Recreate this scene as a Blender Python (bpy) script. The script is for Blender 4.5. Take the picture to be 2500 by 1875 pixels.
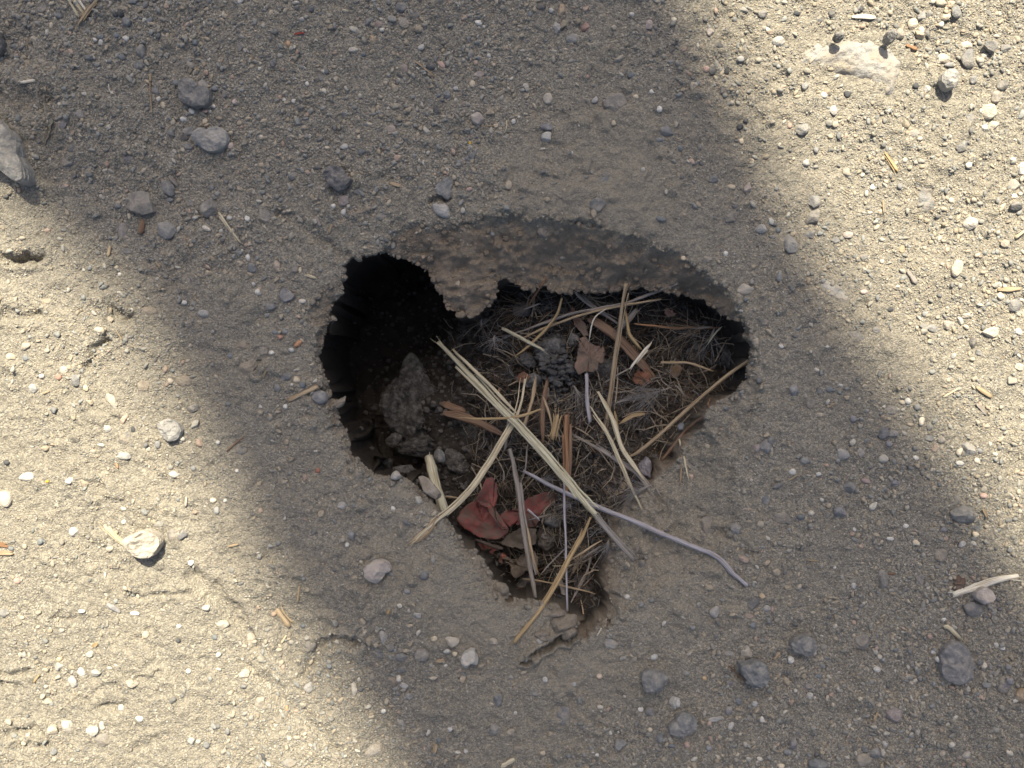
import bpy, bmesh, math, random
import numpy as np
from mathutils import Vector, Euler

R = math.radians
MM = 0.001
for o in list(bpy.data.objects):
    bpy.data.objects.remove(o, do_unlink=True)
sc = bpy.context.scene
col = sc.collection

# ------------------------------------------------------------ camera, sky, sun
CAM_H = 430.0            # mm above the ground; 2500 photo px span 500 mm of ground
cd = bpy.data.cameras.new('camera')
cam = bpy.data.objects.new('camera', cd)
col.objects.link(cam)
cam.location = (0, 0, CAM_H * MM)
cam.rotation_euler = (0, 0, 0)
cd.sensor_width = 36.0
cd.lens = 36.0 * CAM_H / 500.0
cd.clip_start = 0.005
cd.clip_end = 500.0
sc.camera = cam

SUN_EL, SUN_AZ = 58.0, 0.0          # azimuth measured from +Y (photo top) towards +X
w = bpy.data.worlds.new('World')
sc.world = w
w.use_nodes = True
wt = w.node_tree
bg = wt.nodes['Background']
sky = wt.nodes.new('ShaderNodeTexSky')
sky.sky_type = 'NISHITA'
sky.sun_disc = False
sky.sun_elevation = R(SUN_EL)
sky.sun_rotation = R(SUN_AZ)
sky.dust_density = 4.5
sky.ozone_density = 1.0
wt.links.new(sky.outputs[0], bg.inputs[0])
bg.inputs[1].default_value = 0.072
sd = bpy.data.lights.new('sun', 'SUN')
sun = bpy.data.objects.new('sun', sd)
col.objects.link(sun)
sd.energy = 5.0
sd.angle = R(0.53)
sd.color = (1.0, 0.92, 0.74)
S = Vector((math.sin(R(SUN_AZ)) * math.cos(R(SUN_EL)), math.cos(R(SUN_AZ)) * math.cos(R(SUN_EL)), math.sin(R(SUN_EL))))
sun.rotation_euler = S.to_track_quat('Z', 'Y').to_euler()
sun.location = S * 6
sc.view_settings.view_transform = 'Standard'
sc.view_settings.look = 'None'
sc.view_settings.exposure = 1.36
sc.view_settings.gamma = 1.0
sc.cycles.max_bounces = 6
sc.cycles.diffuse_bounces = 4

# ------------------------------------------------------------ helpers
rng = np.random.default_rng(7)
rnd = random.Random(5)


def PX(x, y, z=0.0):
    """photo pixel -> mm in the world at height z (mm)"""
    k = (CAM_H - z) / CAM_H
    return ((x - 1250.0) / 5.0 * k, (937.5 - y) / 5.0 * k)


def hash2(ix, iy, seed):
    h = (ix.astype(np.int64) * 374761393 + iy.astype(np.int64) * 668265263 + seed * 974634777) & 0xFFFFFFFF
    h = ((h ^ (h >> 13)) * 1274126177) & 0xFFFFFFFF
    h = ((h ^ (h >> 16)) * 2246822519) & 0xFFFFFFFF
    return ((h ^ (h >> 15)) & 0xFFFF) / 65535.0


def vnoise(x, y, wl, seed):
    """value noise in -1..1, wavelength wl (mm)"""
    a = 0.61 * seed
    xr = (x * math.cos(a) - y * math.sin(a)) / wl + seed * 17.3
    yr = (x * math.sin(a) + y * math.cos(a)) / wl - seed * 9.1
    x0 = np.floor(xr); y0 = np.floor(yr)
    fx = xr - x0; fy = yr - y0
    fx = fx * fx * fx * (fx * (fx * 6 - 15) + 10); fy = fy * fy * fy * (fy * (fy * 6 - 15) + 10)
    ix = x0.astype(np.int64); iy = y0.astype(np.int64)
    a = hash2(ix, iy, seed); b = hash2(ix + 1, iy, seed)
    c = hash2(ix, iy + 1, seed); d = hash2(ix + 1, iy + 1, seed)
    return ((a * (1 - fx) + b * fx) * (1 - fy) + (c * (1 - fx) + d * fx) * fy) * 2 - 1


def sm(t):
    t = np.clip(t, 0, 1)
    return t * t * (3 - 2 * t)


def seg_dist(x, y, pts, closed=False):
    d2 = np.full(x.shape, 1e12)
    n = len(pts)
    for i in range(n if closed else n - 1):
        ax, ay = pts[i]; bx, by = pts[(i + 1) % n]
        vx, vy = bx - ax, by - ay
        t = np.clip(((x - ax) * vx + (y - ay) * vy) / (vx * vx + vy * vy + 1e-9), 0, 1)
        d2 = np.minimum(d2, (x - ax - t * vx) ** 2 + (y - ay - t * vy) ** 2)
    return np.sqrt(d2)


def inside(x, y, pts):
    r = np.zeros(x.shape, bool)
    n = len(pts)
    for i in range(n):
        ax, ay = pts[i]; bx, by = pts[(i + 1) % n]
        if ay == by:
            continue
        c = ((ay > y) != (by > y)) & (x < (bx - ax) * (y - ay) / (by - ay) + ax)
        r ^= c
    return r


def idw(x, y, pts, p=3.0):
    num = np.zeros(x.shape); den = np.zeros(x.shape)
    for (px, py, v) in pts:
        mx, my = PX(px, py)
        wgt = 1.0 / (((x - mx) ** 2 + (y - my) ** 2) + 30.0) ** (p / 2)
        num += wgt * v; den += wgt
    return num / den


def np_mesh(name, verts, tris, colors=None, smooth=True, quads=False, mat=None, attr='Col'):
    """verts in mm"""
    me = bpy.data.meshes.new(name)
    k = 4 if quads else 3
    nv, nf = len(verts), len(tris)
    me.vertices.add(nv); me.loops.add(nf * k); me.polygons.add(nf)
    me.vertices.foreach_set('co', (np.asarray(verts, np.float32) * MM).ravel())
    me.loops.foreach_set('vertex_index', np.asarray(tris, np.int32).ravel())
    me.polygons.foreach_set('loop_start', np.arange(0, nf * k, k, dtype=np.int32))
    me.update(calc_edges=True)
    me.polygons.foreach_set('use_smooth', np.full(nf, smooth))
    if colors is not None:
        at = me.color_attributes.new(attr, 'FLOAT_COLOR', 'POINT')
        c = np.ones((nv, 4), np.float32); c[:, :3] = colors
        at.data.foreach_set('color', c.ravel())
    if mat:
        me.materials.append(mat)
    return me


def link(name, me, parent=None, loc=(0, 0, 0), rotz=0.0):
    o = bpy.data.objects.new(name, me)
    col.objects.link(o)
    o.location = (loc[0] * MM, loc[1] * MM, loc[2] * MM)
    o.rotation_euler = (0, 0, rotz)
    if parent:
        o.parent = parent
    return o


def tag(o, label, cat, group=None, kind=None):
    o['label'] = label
    o['category'] = cat
    if group: o['group'] = group
    if kind: o['kind'] = kind
    return o


# ------------------------------------------------------------ materials
class NT:
    def __init__(s, name):
        s.m = bpy.data.materials.new(name)
        s.m.use_nodes = True
        s.t = s.m.node_tree
        s.b = s.t.nodes['Principled BSDF']
        s.b.inputs['Specular IOR Level'].default_value = 0.25
        s.b.inputs['Roughness'].default_value = 0.9

    def n(s, typ, ins={}, **kw):
        nd = s.t.nodes.new(typ)
        for k, v in kw.items():
            setattr(nd, k, v)
        for k, v in ins.items():
            if isinstance(v, bpy.types.NodeSocket):
                s.t.links.new(v, nd.inputs[k])
            else:
                nd.inputs[k].default_value = v
        return nd

    def l(s, a, b):
        s.t.links.new(a, b)

    def mix(s, f, a, b, mode='MIX'):
        nd = s.t.nodes.new('ShaderNodeMix')
        nd.data_type = 'RGBA'; nd.blend_type = mode
        for i, v in ((0, f), (6, a), (7, b)):
            if isinstance(v, bpy.types.NodeSocket):
                s.t.links.new(v, nd.inputs[i])
            else:
                nd.inputs[i].default_value = (*v, 1) if isinstance(v, tuple) and len(v) == 3 else v
        return nd.outputs[2]

    def math(s, op, a, b=0.0, c=None):
        nd = s.t.nodes.new('ShaderNodeMath'); nd.operation = op
        for i, v in ((0, a), (1, b), (2, c)):
            if v is None: continue
            if isinstance(v, bpy.types.NodeSocket):
                s.t.links.new(v, nd.inputs[i])
            else:
                nd.inputs[i].default_value = v
        return nd.outputs[0]

    def ramp(s, f, stops, interp='LINEAR'):
        nd = s.t.nodes.new('ShaderNodeValToRGB')
        nd.color_ramp.interpolation = interp
        el = nd.color_ramp.elements
        while len(el) < len(stops): el.new(0.5)
        for e, (p, c) in zip(el, stops):
            e.position = p
            e.color = (*c, 1) if isinstance(c, tuple) else (c, c, c, 1)
        s.t.links.new(f, nd.inputs[0])
        return nd.outputs[0]


def ground_material():
    m = NT('soil')
    tc = m.n('ShaderNodeTexCoord').outputs['Object']
    zone = m.n('ShaderNodeAttribute', attribute_name='zone').outputs['Color']
    sep = m.n('ShaderNodeSeparateColor', {0: zone})
    big = m.n('ShaderNodeTexNoise', {'Vector': tc, 'Scale': 28.0, 'Detail': 5.0, 'Roughness': 0.6}).outputs[0]
    midn = m.n('ShaderNodeTexNoise', {'Vector': tc, 'Scale': 160.0, 'Detail': 5.0, 'Roughness': 0.7}).outputs[0]
    c = m.mix(m.ramp(big, [(0.38, 0.0), (0.62, 1.0)]), (0.236, 0.212, 0.166), (0.274, 0.240, 0.182))
    c = m.mix(m.ramp(midn, [(0.35, 0.0), (0.7, 1.0)]), c, (0.198, 0.182, 0.150))
    # fine sand: small cells of pale, tan and slate grains
    v2 = m.n('ShaderNodeTexVoronoi', {'Vector': tc, 'Scale': 1500.0})
    s2 = m.n('ShaderNodeSeparateColor', {0: v2.outputs['Color']})
    g2 = m.ramp(s2.outputs[0], [(0.0, (0.09, 0.088, 0.08)), (0.28, (0.17, 0.16, 0.135)), (0.6, (0.26, 0.235, 0.185)), (0.9, (0.42, 0.385, 0.31))])
    amt = m.math('MULTIPLY', m.math('SUBTRACT', 1.0, m.math('MULTIPLY', sep.outputs[2], 0.45)), 0.62)
    c = m.mix(amt, c, g2)
    v1 = m.n('ShaderNodeTexVoronoi', {'Vector': tc, 'Scale': 620.0})
    s1 = m.n('ShaderNodeSeparateColor', {0: v1.outputs['Color']})
    g1 = m.ramp(s1.outputs[1], [(0.0, (0.12, 0.125, 0.13)), (0.4, (0.22, 0.21, 0.19)), (0.7, (0.34, 0.29, 0.22)), (1.0, (0.48, 0.44, 0.37))])
    isg = m.math('MULTIPLY', m.math('LESS_THAN', v1.outputs['Distance'], 0.42), m.math('GREATER_THAN', s1.outputs[2], 0.55))
    isg = m.math('MULTIPLY', isg, m.math('SUBTRACT', 0.8, m.math('MULTIPLY', sep.outputs[2], 0.6)))
    c = m.mix(isg, c, g1)
    # brown subsoil on the broken faces, floor humus darkened further for the burrow's shade, pale dust
    sub = m.mix(m.ramp(midn, [(0.35, 0.0), (0.65, 1.0)]), (0.155, 0.112, 0.078), (0.245, 0.188, 0.135))
    c = m.mix(m.math('MULTIPLY', sep.outputs[0], 0.75), c, sub)
    c = m.mix(m.math('MULTIPLY', sep.outputs[2], 0.35), c, (0.27, 0.235, 0.18))
    hum_shade = m.mix(midn, (0.022, 0.019, 0.016), (0.075, 0.064, 0.052))
    c = m.mix(sep.outputs[1], c, hum_shade)
    m.l(c, m.b.inputs['Base Color'])
    b1 = m.n('ShaderNodeTexNoise', {'Vector': tc, 'Scale': 420.0, 'Detail': 6.0, 'Roughness': 0.75}).outputs[0]
    h = m.math('ADD', m.math('MULTIPLY', b1, 1.2), m.math('MULTIPLY', m.math('SUBTRACT', 0.5, v1.outputs['Distance']), m.math('MULTIPLY', isg, 1.6)))
    h = m.math('ADD', h, m.math('MULTIPLY', m.math('SUBTRACT', 0.6, v2.outputs['Distance']), 0.45))
    bp = m.n('ShaderNodeBump', {'Height': h, 'Strength': 1.0, 'Distance': 0.0013})
    m.l(bp.outputs[0], m.b.inputs['Normal'])
    m.b.inputs['Roughness'].default_value = 0.95
    m.b.inputs['Specular IOR Level'].default_value = 0.15
    return m.m


def stone_material(name, dust=0.3, bump=0.0012):
    m = NT(name)
    tc = m.n('ShaderNodeTexCoord').outputs['Object']
    oi = m.n('ShaderNodeObjectInfo')
    sc_ = m.n('ShaderNodeVectorMath', {0: tc}, operation='ADD')
    cmb = m.n('ShaderNodeCombineXYZ', {0: oi.outputs['Random'], 1: oi.outputs['Random']})
    m.l(cmb.outputs[0], sc_.inputs[1])
    v = sc_.outputs[0]
    n1 = m.n('ShaderNodeTexNoise', {'Vector': v, 'Scale': 260.0, 'Detail': 5.0, 'Roughness': 0.65}).outputs[0]
    n2 = m.n('ShaderNodeTexNoise', {'Vector': v, 'Scale': 1100.0, 'Detail': 4.0, 'Roughness': 0.7}).outputs[0]
    base = oi.outputs['Color']
    dk = m.mix(0.75, base, (0.45, 0.45, 0.48), 'MULTIPLY')
    lt = m.mix(0.30, base, (0.75, 0.72, 0.66))
    c = m.mix(m.ramp(n1, [(0.3, 0.0), (0.5, 0.35), (0.7, 1.0)]), dk, lt)
    c = m.mix(m.ramp(n2, [(0.55, 0.0), (0.66, 0.45)]), c, (0.12, 0.12, 0.125))
    c = m.mix(0.3, c, base)
    dn = m.n('ShaderNodeTexNoise', {'Vector': v, 'Scale': 130.0, 'Detail': 6.0, 'Roughness': 0.75}).outputs[0]
    dm = m.math('MULTIPLY', m.ramp(dn, [(0.42, 0.0), (0.62, 1.0)]), dust)
    c = m.mix(dm, c, (0.27, 0.225, 0.165))
    m.l(c, m.b.inputs['Base Color'])
    h = m.math('ADD', n1, m.math('MULTIPLY', n2, 0.5))
    bp = m.n('ShaderNodeBump', {'Height': h, 'Strength': 1.0, 'Distance': bump})
    m.l(bp.outputs[0], m.b.inputs['Normal'])
    m.b.inputs['Roughness'].default_value = 0.85
    return m.m


def grain_material():
    m = NT('gravel_grains')
    c = m.n('ShaderNodeAttribute', attribute_name='Col').outputs['Color']
    tc = m.n('ShaderNodeTexCoord').outputs['Object']
    n1 = m.n('ShaderNodeTexNoise', {'Vector': tc, 'Scale': 900.0, 'Detail': 4.0}).outputs[0]
    c = m.mix(0.5, c, m.ramp(n1, [(0.3, 0.55), (0.7, 1.35)]), 'MULTIPLY')
    m.l(c, m.b.inputs['Base Color'])
    bp = m.n('ShaderNodeBump', {'Height': n1, 'Strength': 0.6, 'Distance': 0.0004})
    m.l(bp.outputs[0], m.b.inputs['Normal'])
    return m.m


def straw_material(name, rough=0.7):
    m = NT(name)
    uv = m.n('ShaderNodeTexCoord').outputs['UV']
    oi = m.n('ShaderNodeObjectInfo')
    mp = m.n('ShaderNodeMapping', {'Vector': uv, 'Scale': (0.12, 9.0, 1.0)})
    m.l(m.n('ShaderNodeCombineXYZ', {0: oi.outputs['Random'], 1: oi.outputs['Random']}).outputs[0], mp.inputs['Location'])
    n1 = m.n('ShaderNodeTexNoise', {'Vector': mp.outputs[0], 'Scale': 2.0, 'Detail': 4.0, 'Roughness': 0.6}).outputs[0]
    mp2 = m.n('ShaderNodeMapping', {'Vector': uv, 'Scale': (0.5, 1.5, 1.0)})
    n2 = m.n('ShaderNodeTexNoise', {'Vector': mp2.outputs[0], 'Scale': 1.2, 'Detail': 5.0, 'Roughness': 0.7}).outputs[0]
    base = oi.outputs['Color']
    dk = m.mix(0.85, base, (0.42, 0.34, 0.25), 'MULTIPLY')
    c = m.mix(m.ramp(n1, [(0.36, 0.0), (0.55, 1.0)]), dk, base)
    c = m.mix(m.ramp(n2, [(0.55, 0.0), (0.72, 0.6)]), c, dk)
    m.l(c, m.b.inputs['Base Color'])
    bp = m.n('ShaderNodeBump', {'Height': n1, 'Strength': 0.7, 'Distance': 0.0004})
    m.l(bp.outputs[0], m.b.inputs['Normal'])
    m.b.inputs['Roughness'].default_value = rough
    return m.m


def leaf_material(name, dusty=0.6):
    m = NT(name)
    tc = m.n('ShaderNodeTexCoord').outputs['Object']
    oi = m.n('ShaderNodeObjectInfo')
    base = oi.outputs['Color']
    n1 = m.n('ShaderNodeTexNoise', {'Vector': tc, 'Scale': 90.0, 'Detail': 5.0, 'Roughness': 0.65}).outputs[0]
    n2 = m.n('ShaderNodeTexNoise', {'Vector': tc, 'Scale': 700.0, 'Detail': 4.0, 'Roughness': 0.7}).outputs[0]
    c = m.mix(m.ramp(n1, [(0.35, 0.0), (0.65, 1.0)]), base, m.mix(0.8, base, (0.5, 0.45, 0.42), 'MULTIPLY'))
    c = m.mix(m.math('MULTIPLY', m.ramp(n1, [(0.47, 0.0), (0.6, 1.0)]), dusty), c, (0.11, 0.092, 0.07))
    c = m.mix(m.ramp(n2, [(0.5, 0.0), (0.62, 0.75)]), c, (0.085, 0.065, 0.05))
    m.l(c, m.b.inputs['Base Color'])
    bp = m.n('ShaderNodeBump', {'Height': n2, 'Strength': 0.4, 'Distance': 0.0005})
    m.l(bp.outputs[0], m.b.inputs['Normal'])
    m.b.inputs['Roughness'].default_value = 0.6
    return m.m


M_SOIL = ground_material()
M_STONE = stone_material('stone')
M_BURIED = stone_material('dusty_stone', 0.8, 0.0016)
M_CLOD = stone_material('soil_clod', 0.6, 0.0024)
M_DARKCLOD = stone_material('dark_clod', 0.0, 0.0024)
M_GRAIN = grain_material()
M_STRAW = straw_material('straw')
M_LEAF = leaf_material('dry_leaf')

# ------------------------------------------------------------ the burrow outline (photo pixels)
LIP = [(928,617),(895,624),(863,631),(848,645),(841,672),(834,700),(833,722),(812,738),(806,758),(808,778),(792,800),
       (787,839),(789,893),(796,934),(803,955),(812,985),(818,1003),(834,1030),(852,1054),(860,1085),(866,1113),(890,1142),(930,1160),
       (958,1161),(993,1161),(1018,1188),(1048,1218),(1072,1247),(1100,1270),(1113,1296),(1140,1329),(1167,1348),(1183,1375),
       (1200,1394),(1206,1412),(1240,1436),(1244,1452),(1236,1464),(1258,1466),(1289,1460),(1330,1466),(1357,1473),(1384,1489),
       (1392,1502),(1411,1516),(1416,1530),(1410,1552),(1424,1551),(1452,1524),(1478,1500),(1488,1470),(1478,1430),(1490,1390),
       (1498,1350),(1500,1300),(1520,1262),(1548,1235),(1575,1200),(1603,1168),(1651,1133),(1672,1095),(1705,1052),(1728,1008),(1765,981),
       (1800,945),(1822,916),(1824,882),(1833,850),(1816,825),(1811,793),(1784,777),(1752,766),(1725,741),(1684,730),
       (1657,720),(1600,708),(1548,704),(1494,709),(1440,708),(1413,709),(1386,724),(1358,711),(1331,700),(1290,706),(1250,695),
       (1218,688),(1213,703),(1202,730),(1175,763),(1158,779),(1120,778),(1101,763),(1080,730),(1061,714),(1055,687),
       (1044,663),(1023,652),(987,637),(966,627),(955,619)]
RIM = [(928,611),(885,617),(855,626),(838,645),(826,674),(790,700),(760,730),(745,765),(770,800),(768,839),(774,893),(780,934),
       (785,985),(800,1020),(815,1060),(838,1090),(850,1125),(880,1156),(930,1172),(975,1172),(1015,1210),(1060,1250),(1095,1290),
       (1125,1345),(1150,1385),(1170,1420),(1200,1450),(1240,1480),(1290,1478),(1340,1486),(1385,1510),(1400,1532),(1396,1560),(1424,1562),
       (1470,1530),(1530,1492),(1600,1440),(1690,1390),(1770,1330),(1800,1270),(1790,1200),(1800,1120),(1835,1040),(1850,960),(1840,916),(1838,882),(1846,850),(1830,820),
       (1824,790),(1800,760),(1765,690),(1684,636),(1657,612),(1603,600),(1540,575),(1494,560),(1413,538),(1330,535),(1250,530),(1190,528),(1130,545),
       (1080,536),(1020,550),(971,558),(945,590)]
# depth (mm) of the slope where it meets the lip, depth of the floor, undercut
DPT = [(840,650,3),(760,760,7),(790,900,5),(820,1050,5),(930,1170,3.5),(1080,1280,4),(1180,1400,5),(1300,1480,3.5),(1400,1540,3),(1470,1510,8),
       (1500,1400,19),(1520,1270,21),(1600,1190,21),(1680,1090,17),(1740,990,9),(1830,900,4),(1820,800,5),(1750,740,12),(1680,690,20),
       (1560,640,26),(1440,640,27),(1330,620,27),(1260,620,26),(1215,640,20),(1130,700,15),(1120,770,16),(1060,640,16),(1020,600,14),(950,600,6),(900,618,2)]
FLR = [(830,700,135),(900,650,140),(950,800,135),(850,850,130),(900,1000,112),(960,1110,90),(1010,900,95),(1040,1010,62),(1000,700,120),(1100,850,72),(1100,1130,60),
       (1180,950,58),(1280,830,56),(1450,800,52),(1600,800,50),(1780,850,48),(1700,950,46),(1600,1050,44),(1500,1120,42),(1400,1000,50),
       (1250,1150,54),(1160,1250,62),(1250,1350,58),(1300,1430,58),(1400,1300,44),(1420,1450,38),(1440,1520,28),(1520,1200,36),(1480,1350,32)]
UND = [(830,750,16),(900,640,14),(830,950,14),(900,1120,12),(1020,700,8),(1130,720,5),(1080,1230,9),(1180,1370,7),(1280,1440,8),(1380,1490,4),(1440,1520,1),
       (1500,1400,0),(1540,1230,0),(1650,1110,0),(1740,1000,2),(1820,880,9),(1790,780,10),(1680,730,8),(1500,710,6),(1300,700,6)]


def at_depth(px, pts):
    out = []
    for (x, y) in px:
        mx, my = PX(x, y)
        z = -float(idw(np.array([mx]), np.array([my]), pts)[0])
        out.append(PX(x, y, z))
    return out


LIPm = at_depth(LIP, DPT)
RIMm = [PX(x, y) for x, y in RIM]

# creases in the ground: polyline (photo px), half width mm, depth mm
CREASE = [
    ([(680, 520), (740, 556), (790, 590), (838, 622)], 2.4, 2.2),
    ([(0, 235), (60, 244), (110, 240)], 4.5, 4.5),
    ([(0, 628), (50, 630), (92, 626)], 2.2, 5.0),
    ([(215, 890), (240, 852), (262, 826)], 2.0, 3.0),
    ([(270, 745), (290, 775), (320, 776)], 2.0, 2.4),
    ([(0, 768), (40, 770), (90, 768)], 2.0, 2.4),
    ([(0, 915), (30, 918)], 2.0, 2.0),
    ([(410, 690), (440, 660), (470, 610)], 3.5, 1.5),
    ([(0, 1648), (35, 1650), (72, 1640)], 1.6, 2.2),
    ([(0, 1672), (40, 1674), (80, 1668)], 1.5, 2.0),
    ([(12, 1797), (50, 1788), (92, 1784)], 1.6, 2.2),
    ([(38, 1826), (75, 1818), (110, 1818)], 1.5, 2.0),
    ([(150, 1510), (210, 1508), (245, 1500)], 2.0, 1.6),
    ([(320, 1450), (360, 1458), (390, 1448), (470, 1445)], 1.3, 1.4),
    ([(350, 1650), (385, 1646)], 1.5, 1.8),
    ([(470, 1400), (520, 1430), (560, 1480), (600, 1540), (625, 1580)], 3.0, 2.4),
    ([(600, 1620), (650, 1660), (690, 1700), (740, 1740), (790, 1790), (820, 1822)], 2.6, 1.8),
    ([(740, 1640), (765, 1600), (785, 1572), (830, 1566), (870, 1572)], 2.0, 3.0),
    ([(650, 1370), (680, 1350)], 3.0, 1.6),
    ([(240, 1730), (270, 1725), (300, 1722)], 2.2, 1.6),
    ([(200, 1700), (250, 1690), (290, 1680)], 2.0, 1.3),
    ([(320, 1830), (350, 1822), (380, 1806)], 2.0, 1.3),
    ([(1303, 1590), (1330, 1572), (1360, 1562), (1400, 1558)], 1.2, 9.0),
    ([(1282, 1612), (1303, 1590)], 1.0, 5.0),
    ([(1413, 540), (1430, 546), (1455, 552)], 0.8, 3.0),
    ([(1734, 1303), (1775, 1312), (1815, 1335), (1840, 1352)], 1.8, 1.8),
    ([(1338, 1625), (1370, 1665), (1400, 1710), (1450, 1760)], 1.6, 0.9),
    ([(1490, 1660), (1520, 1700), (1550, 1760)], 1.8, 0.9),
    ([(60, 60), (68, 110), (66, 150)], 1.8, 1.0),
    ([(925, 435), (960, 425), (985, 436)], 2.0, 2.0),
    ([(1060, 492), (1080, 480), (1095, 486)], 1.4, 2.6),
    ([(625, 905), (632, 890)], 1.4, 3.0),
    ([(600, 1900), (640, 1800), (655, 1760)], 3.0, 1.0),
    ([(1290, 1000), (1292, 1001)], 1.0, 0.1),
]
# gentle mounds / hollows: px, py, radius mm, height mm
MOUND = [(900, 1450, 30, 2.0), (300, 300, 70, -2.0), (2100, 900, 80, 1.5), (400, 1500, 70, 2.5), (1250, 1750, 70, 1.5), (1330, 470, 26, 2.0),
         (1450, 500, 22, 2.0), (1100, 1500, 26, 2.0), (620, 950, 26, 1.5), (1900, 1300, 50, -2.0), (60, 430, 18, -3.0), (90, 500, 9, -4.0),
         (1640, 560, 24, 1.5), (20, 110, 16, -5.0), (160, 160, 22, 1.5), (345, 1290, 7, -2.5), (700, 1560, 30, -1.5), (1245, 1395, 14, 1.0)]


def height(x, y, full=True):
    """ground surface outside the lip (mm) plus the fields used for shading"""
    wx = vnoise(x, y, 9, 11) * 1.6 + vnoise(x, y, 3.2, 12) * 1.2 + vnoise(x, y, 1.6, 13) * 0.7
    wy = vnoise(x, y, 9, 14) * 1.6 + vnoise(x, y, 3.2, 15) * 1.2 + vnoise(x, y, 1.6, 16) * 0.7
    xw, yw = x + wx * 0.9, y + wy * 0.9
    dL = seg_dist(xw, yw, LIPm, True); inL = inside(xw, yw, LIPm)
    dL = np.where(inL, dL, -dL)
    dR = seg_dist(xw, yw, RIMm, True); inR = inside(xw, yw, RIMm)
    dR = np.where(inR | inL, dR, -dR)
    D = idw(x, y, DPT)
    s = np.where(inL, 1.0, np.where(dR > 0, dR / (dR + np.abs(dL) + 1e-6), 0.0))
    # the rim rounds over the first millimetres outside
    z = vnoise(x, y, 140, 1) * 3.0 + vnoise(x, y, 55, 2) * 1.6 + vnoise(x, y, 22, 3) * 0.9
    z += vnoise(x, y, 9, 4) * 0.7 + vnoise(x, y, 4.2, 5) * 0.52 + vnoise(x, y, 2.2, 6) * 0.42 + vnoise(x, y, 1.3, 7) * 0.3
    # crumbs: rough lumpy patches
    lum = np.maximum(vnoise(x, y, 5.5, 21) - 0.15, 0) * sm(vnoise(x, y, 45, 22) * 1.5 + 0.5)
    z += lum * 2.6
    for pts, wd, dp in CREASE:
        pm = [PX(*p) for p in pts]
        cx = sum(p[0] for p in pm) / len(pm); cy = sum(p[1] for p in pm) / len(pm)
        rad = max(math.hypot(p[0] - cx, p[1] - cy) for p in pm) + wd * 3 + 3
        m = (np.abs(x - cx) < rad) & (np.abs(y - cy) < rad)
        if not m.any(): continue
        d = seg_dist(xw[m], yw[m], pm)
        z[m] -= dp * 1.2 * np.exp(-(d / (wd * 1.15)) ** 2) * (0.75 + 0.5 * vnoise(x[m], y[m], 6, 91))
        z[m] += dp * 0.35 * np.exp(-((d - wd * 2.2) / wd) ** 2)
    for (px, py, rr, hh) in MOUND:
        mx, my = PX(px, py)
        z += hh * np.exp(-((x - mx) ** 2 + (y - my) ** 2) / (rr * rr))
    z = z - z * 0  # keep a fresh array
    fade = np.clip(s * 2.0, 0, 1)
    bk = sm((x - PX(1440, 0)[0]) / 16) * sm((PX(0, 880)[1] - y) / 20)
    rough = vnoise(x, y, 13, 31) * 2.2 + vnoise(x, y, 6, 32) * 1.7 + vnoise(x * 0.6, y * 1.5, 3.4, 34) * 1.2 * (1 - bk) + vnoise(x, y, 4.2, 35) * 0.9 * bk + vnoise(x, y, 2.0, 33) * 0.7
    slope = D * s ** 0.85
    z = z - slope + rough * 0.95 * fade * np.clip(D / 14.0, 0, 1)
    z -= 1.5 * np.exp(-np.maximum(-dR, 0) / 4.0) * (dR < 0)
    z -= 1.5 * (dR >= 0)
    return z, dL, dR, s, D


# ------------------------------------------------------------ ground: one sheet, fine in the middle, coarse to the horizon
STEP = 0.55
XI = np.arange(-272, 272 + 1e-6, STEP); YI = np.arange(-208, 208 + 1e-6, STEP)


def outer(a, big):
    out = []; st = STEP; v = a
    while v < big:
        st *= 1.13; v += st; out.append(v)
    return np.array(out)


ox = outer(XI[-1], 90000.0); oy = outer(YI[-1], 90000.0)
X = np.concatenate([-ox[::-1], XI, ox]); Y = np.concatenate([-oy[::-1], YI, oy])
nx, ny = len(X), len(Y)
GX, GY = np.meshgrid(X, Y)
gz, gdL, gdR, gs, gD = height(GX, GY)
far = sm((np.hypot(GX, GY) - 3000) / 20000)
gz = gz * (1 - far)
F = idw(GX, GY, FLR, 4.0)
U = idw(GX, GY, UND, 4.0)
# outward direction from the lip
gy_, gx_ = np.gradient(gdL, Y, X)
ln = np.sqrt(gx_ ** 2 + gy_ ** 2) + 1e-6
nxo, nyo = -gx_ / ln, -gy_ / ln
for _ in range(6):
    for a in (nxo, nyo):
        a[1:-1, 1:-1] = (a[1:-1, 1:-1] + a[:-2, 1:-1] + a[2:, 1:-1] + a[1:-1, :-2] + a[1:-1, 2:]) / 5
W = 6.0
ins = gdL > 0
t = np.clip(gdL / W, 0, 1)
off = U * (1 - (1 - np.clip(t * 2, 0, 1)) ** 3) * (1 - sm((gdL - W) / 26.0))
off = np.where(ins, off, 0)
fl = vnoise(GX, GY, 26, 41) * 5 + vnoise(GX, GY, 11, 42) * 3.6 + vnoise(GX, GY, 5, 43) * 1.8 + vnoise(GX, GY, 2.4, 44) * 0.9
drop = sm(t) * 0.6 + t * 0.4
zin = gz - (F - fl * sm(t) - gD) * drop
zz = np.where(ins, zin, gz)
wob = (vnoise(GX, GY, 7, 51) * 1.5 + vnoise(GX, GY, 3, 52) * 0.8) * np.where(ins, sm(t * 2) * (1 - sm((gdL - W) / 10)), 0)
VX = GX + nxo * (off + wob); VY = GY + nyo * (off + wob)
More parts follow.
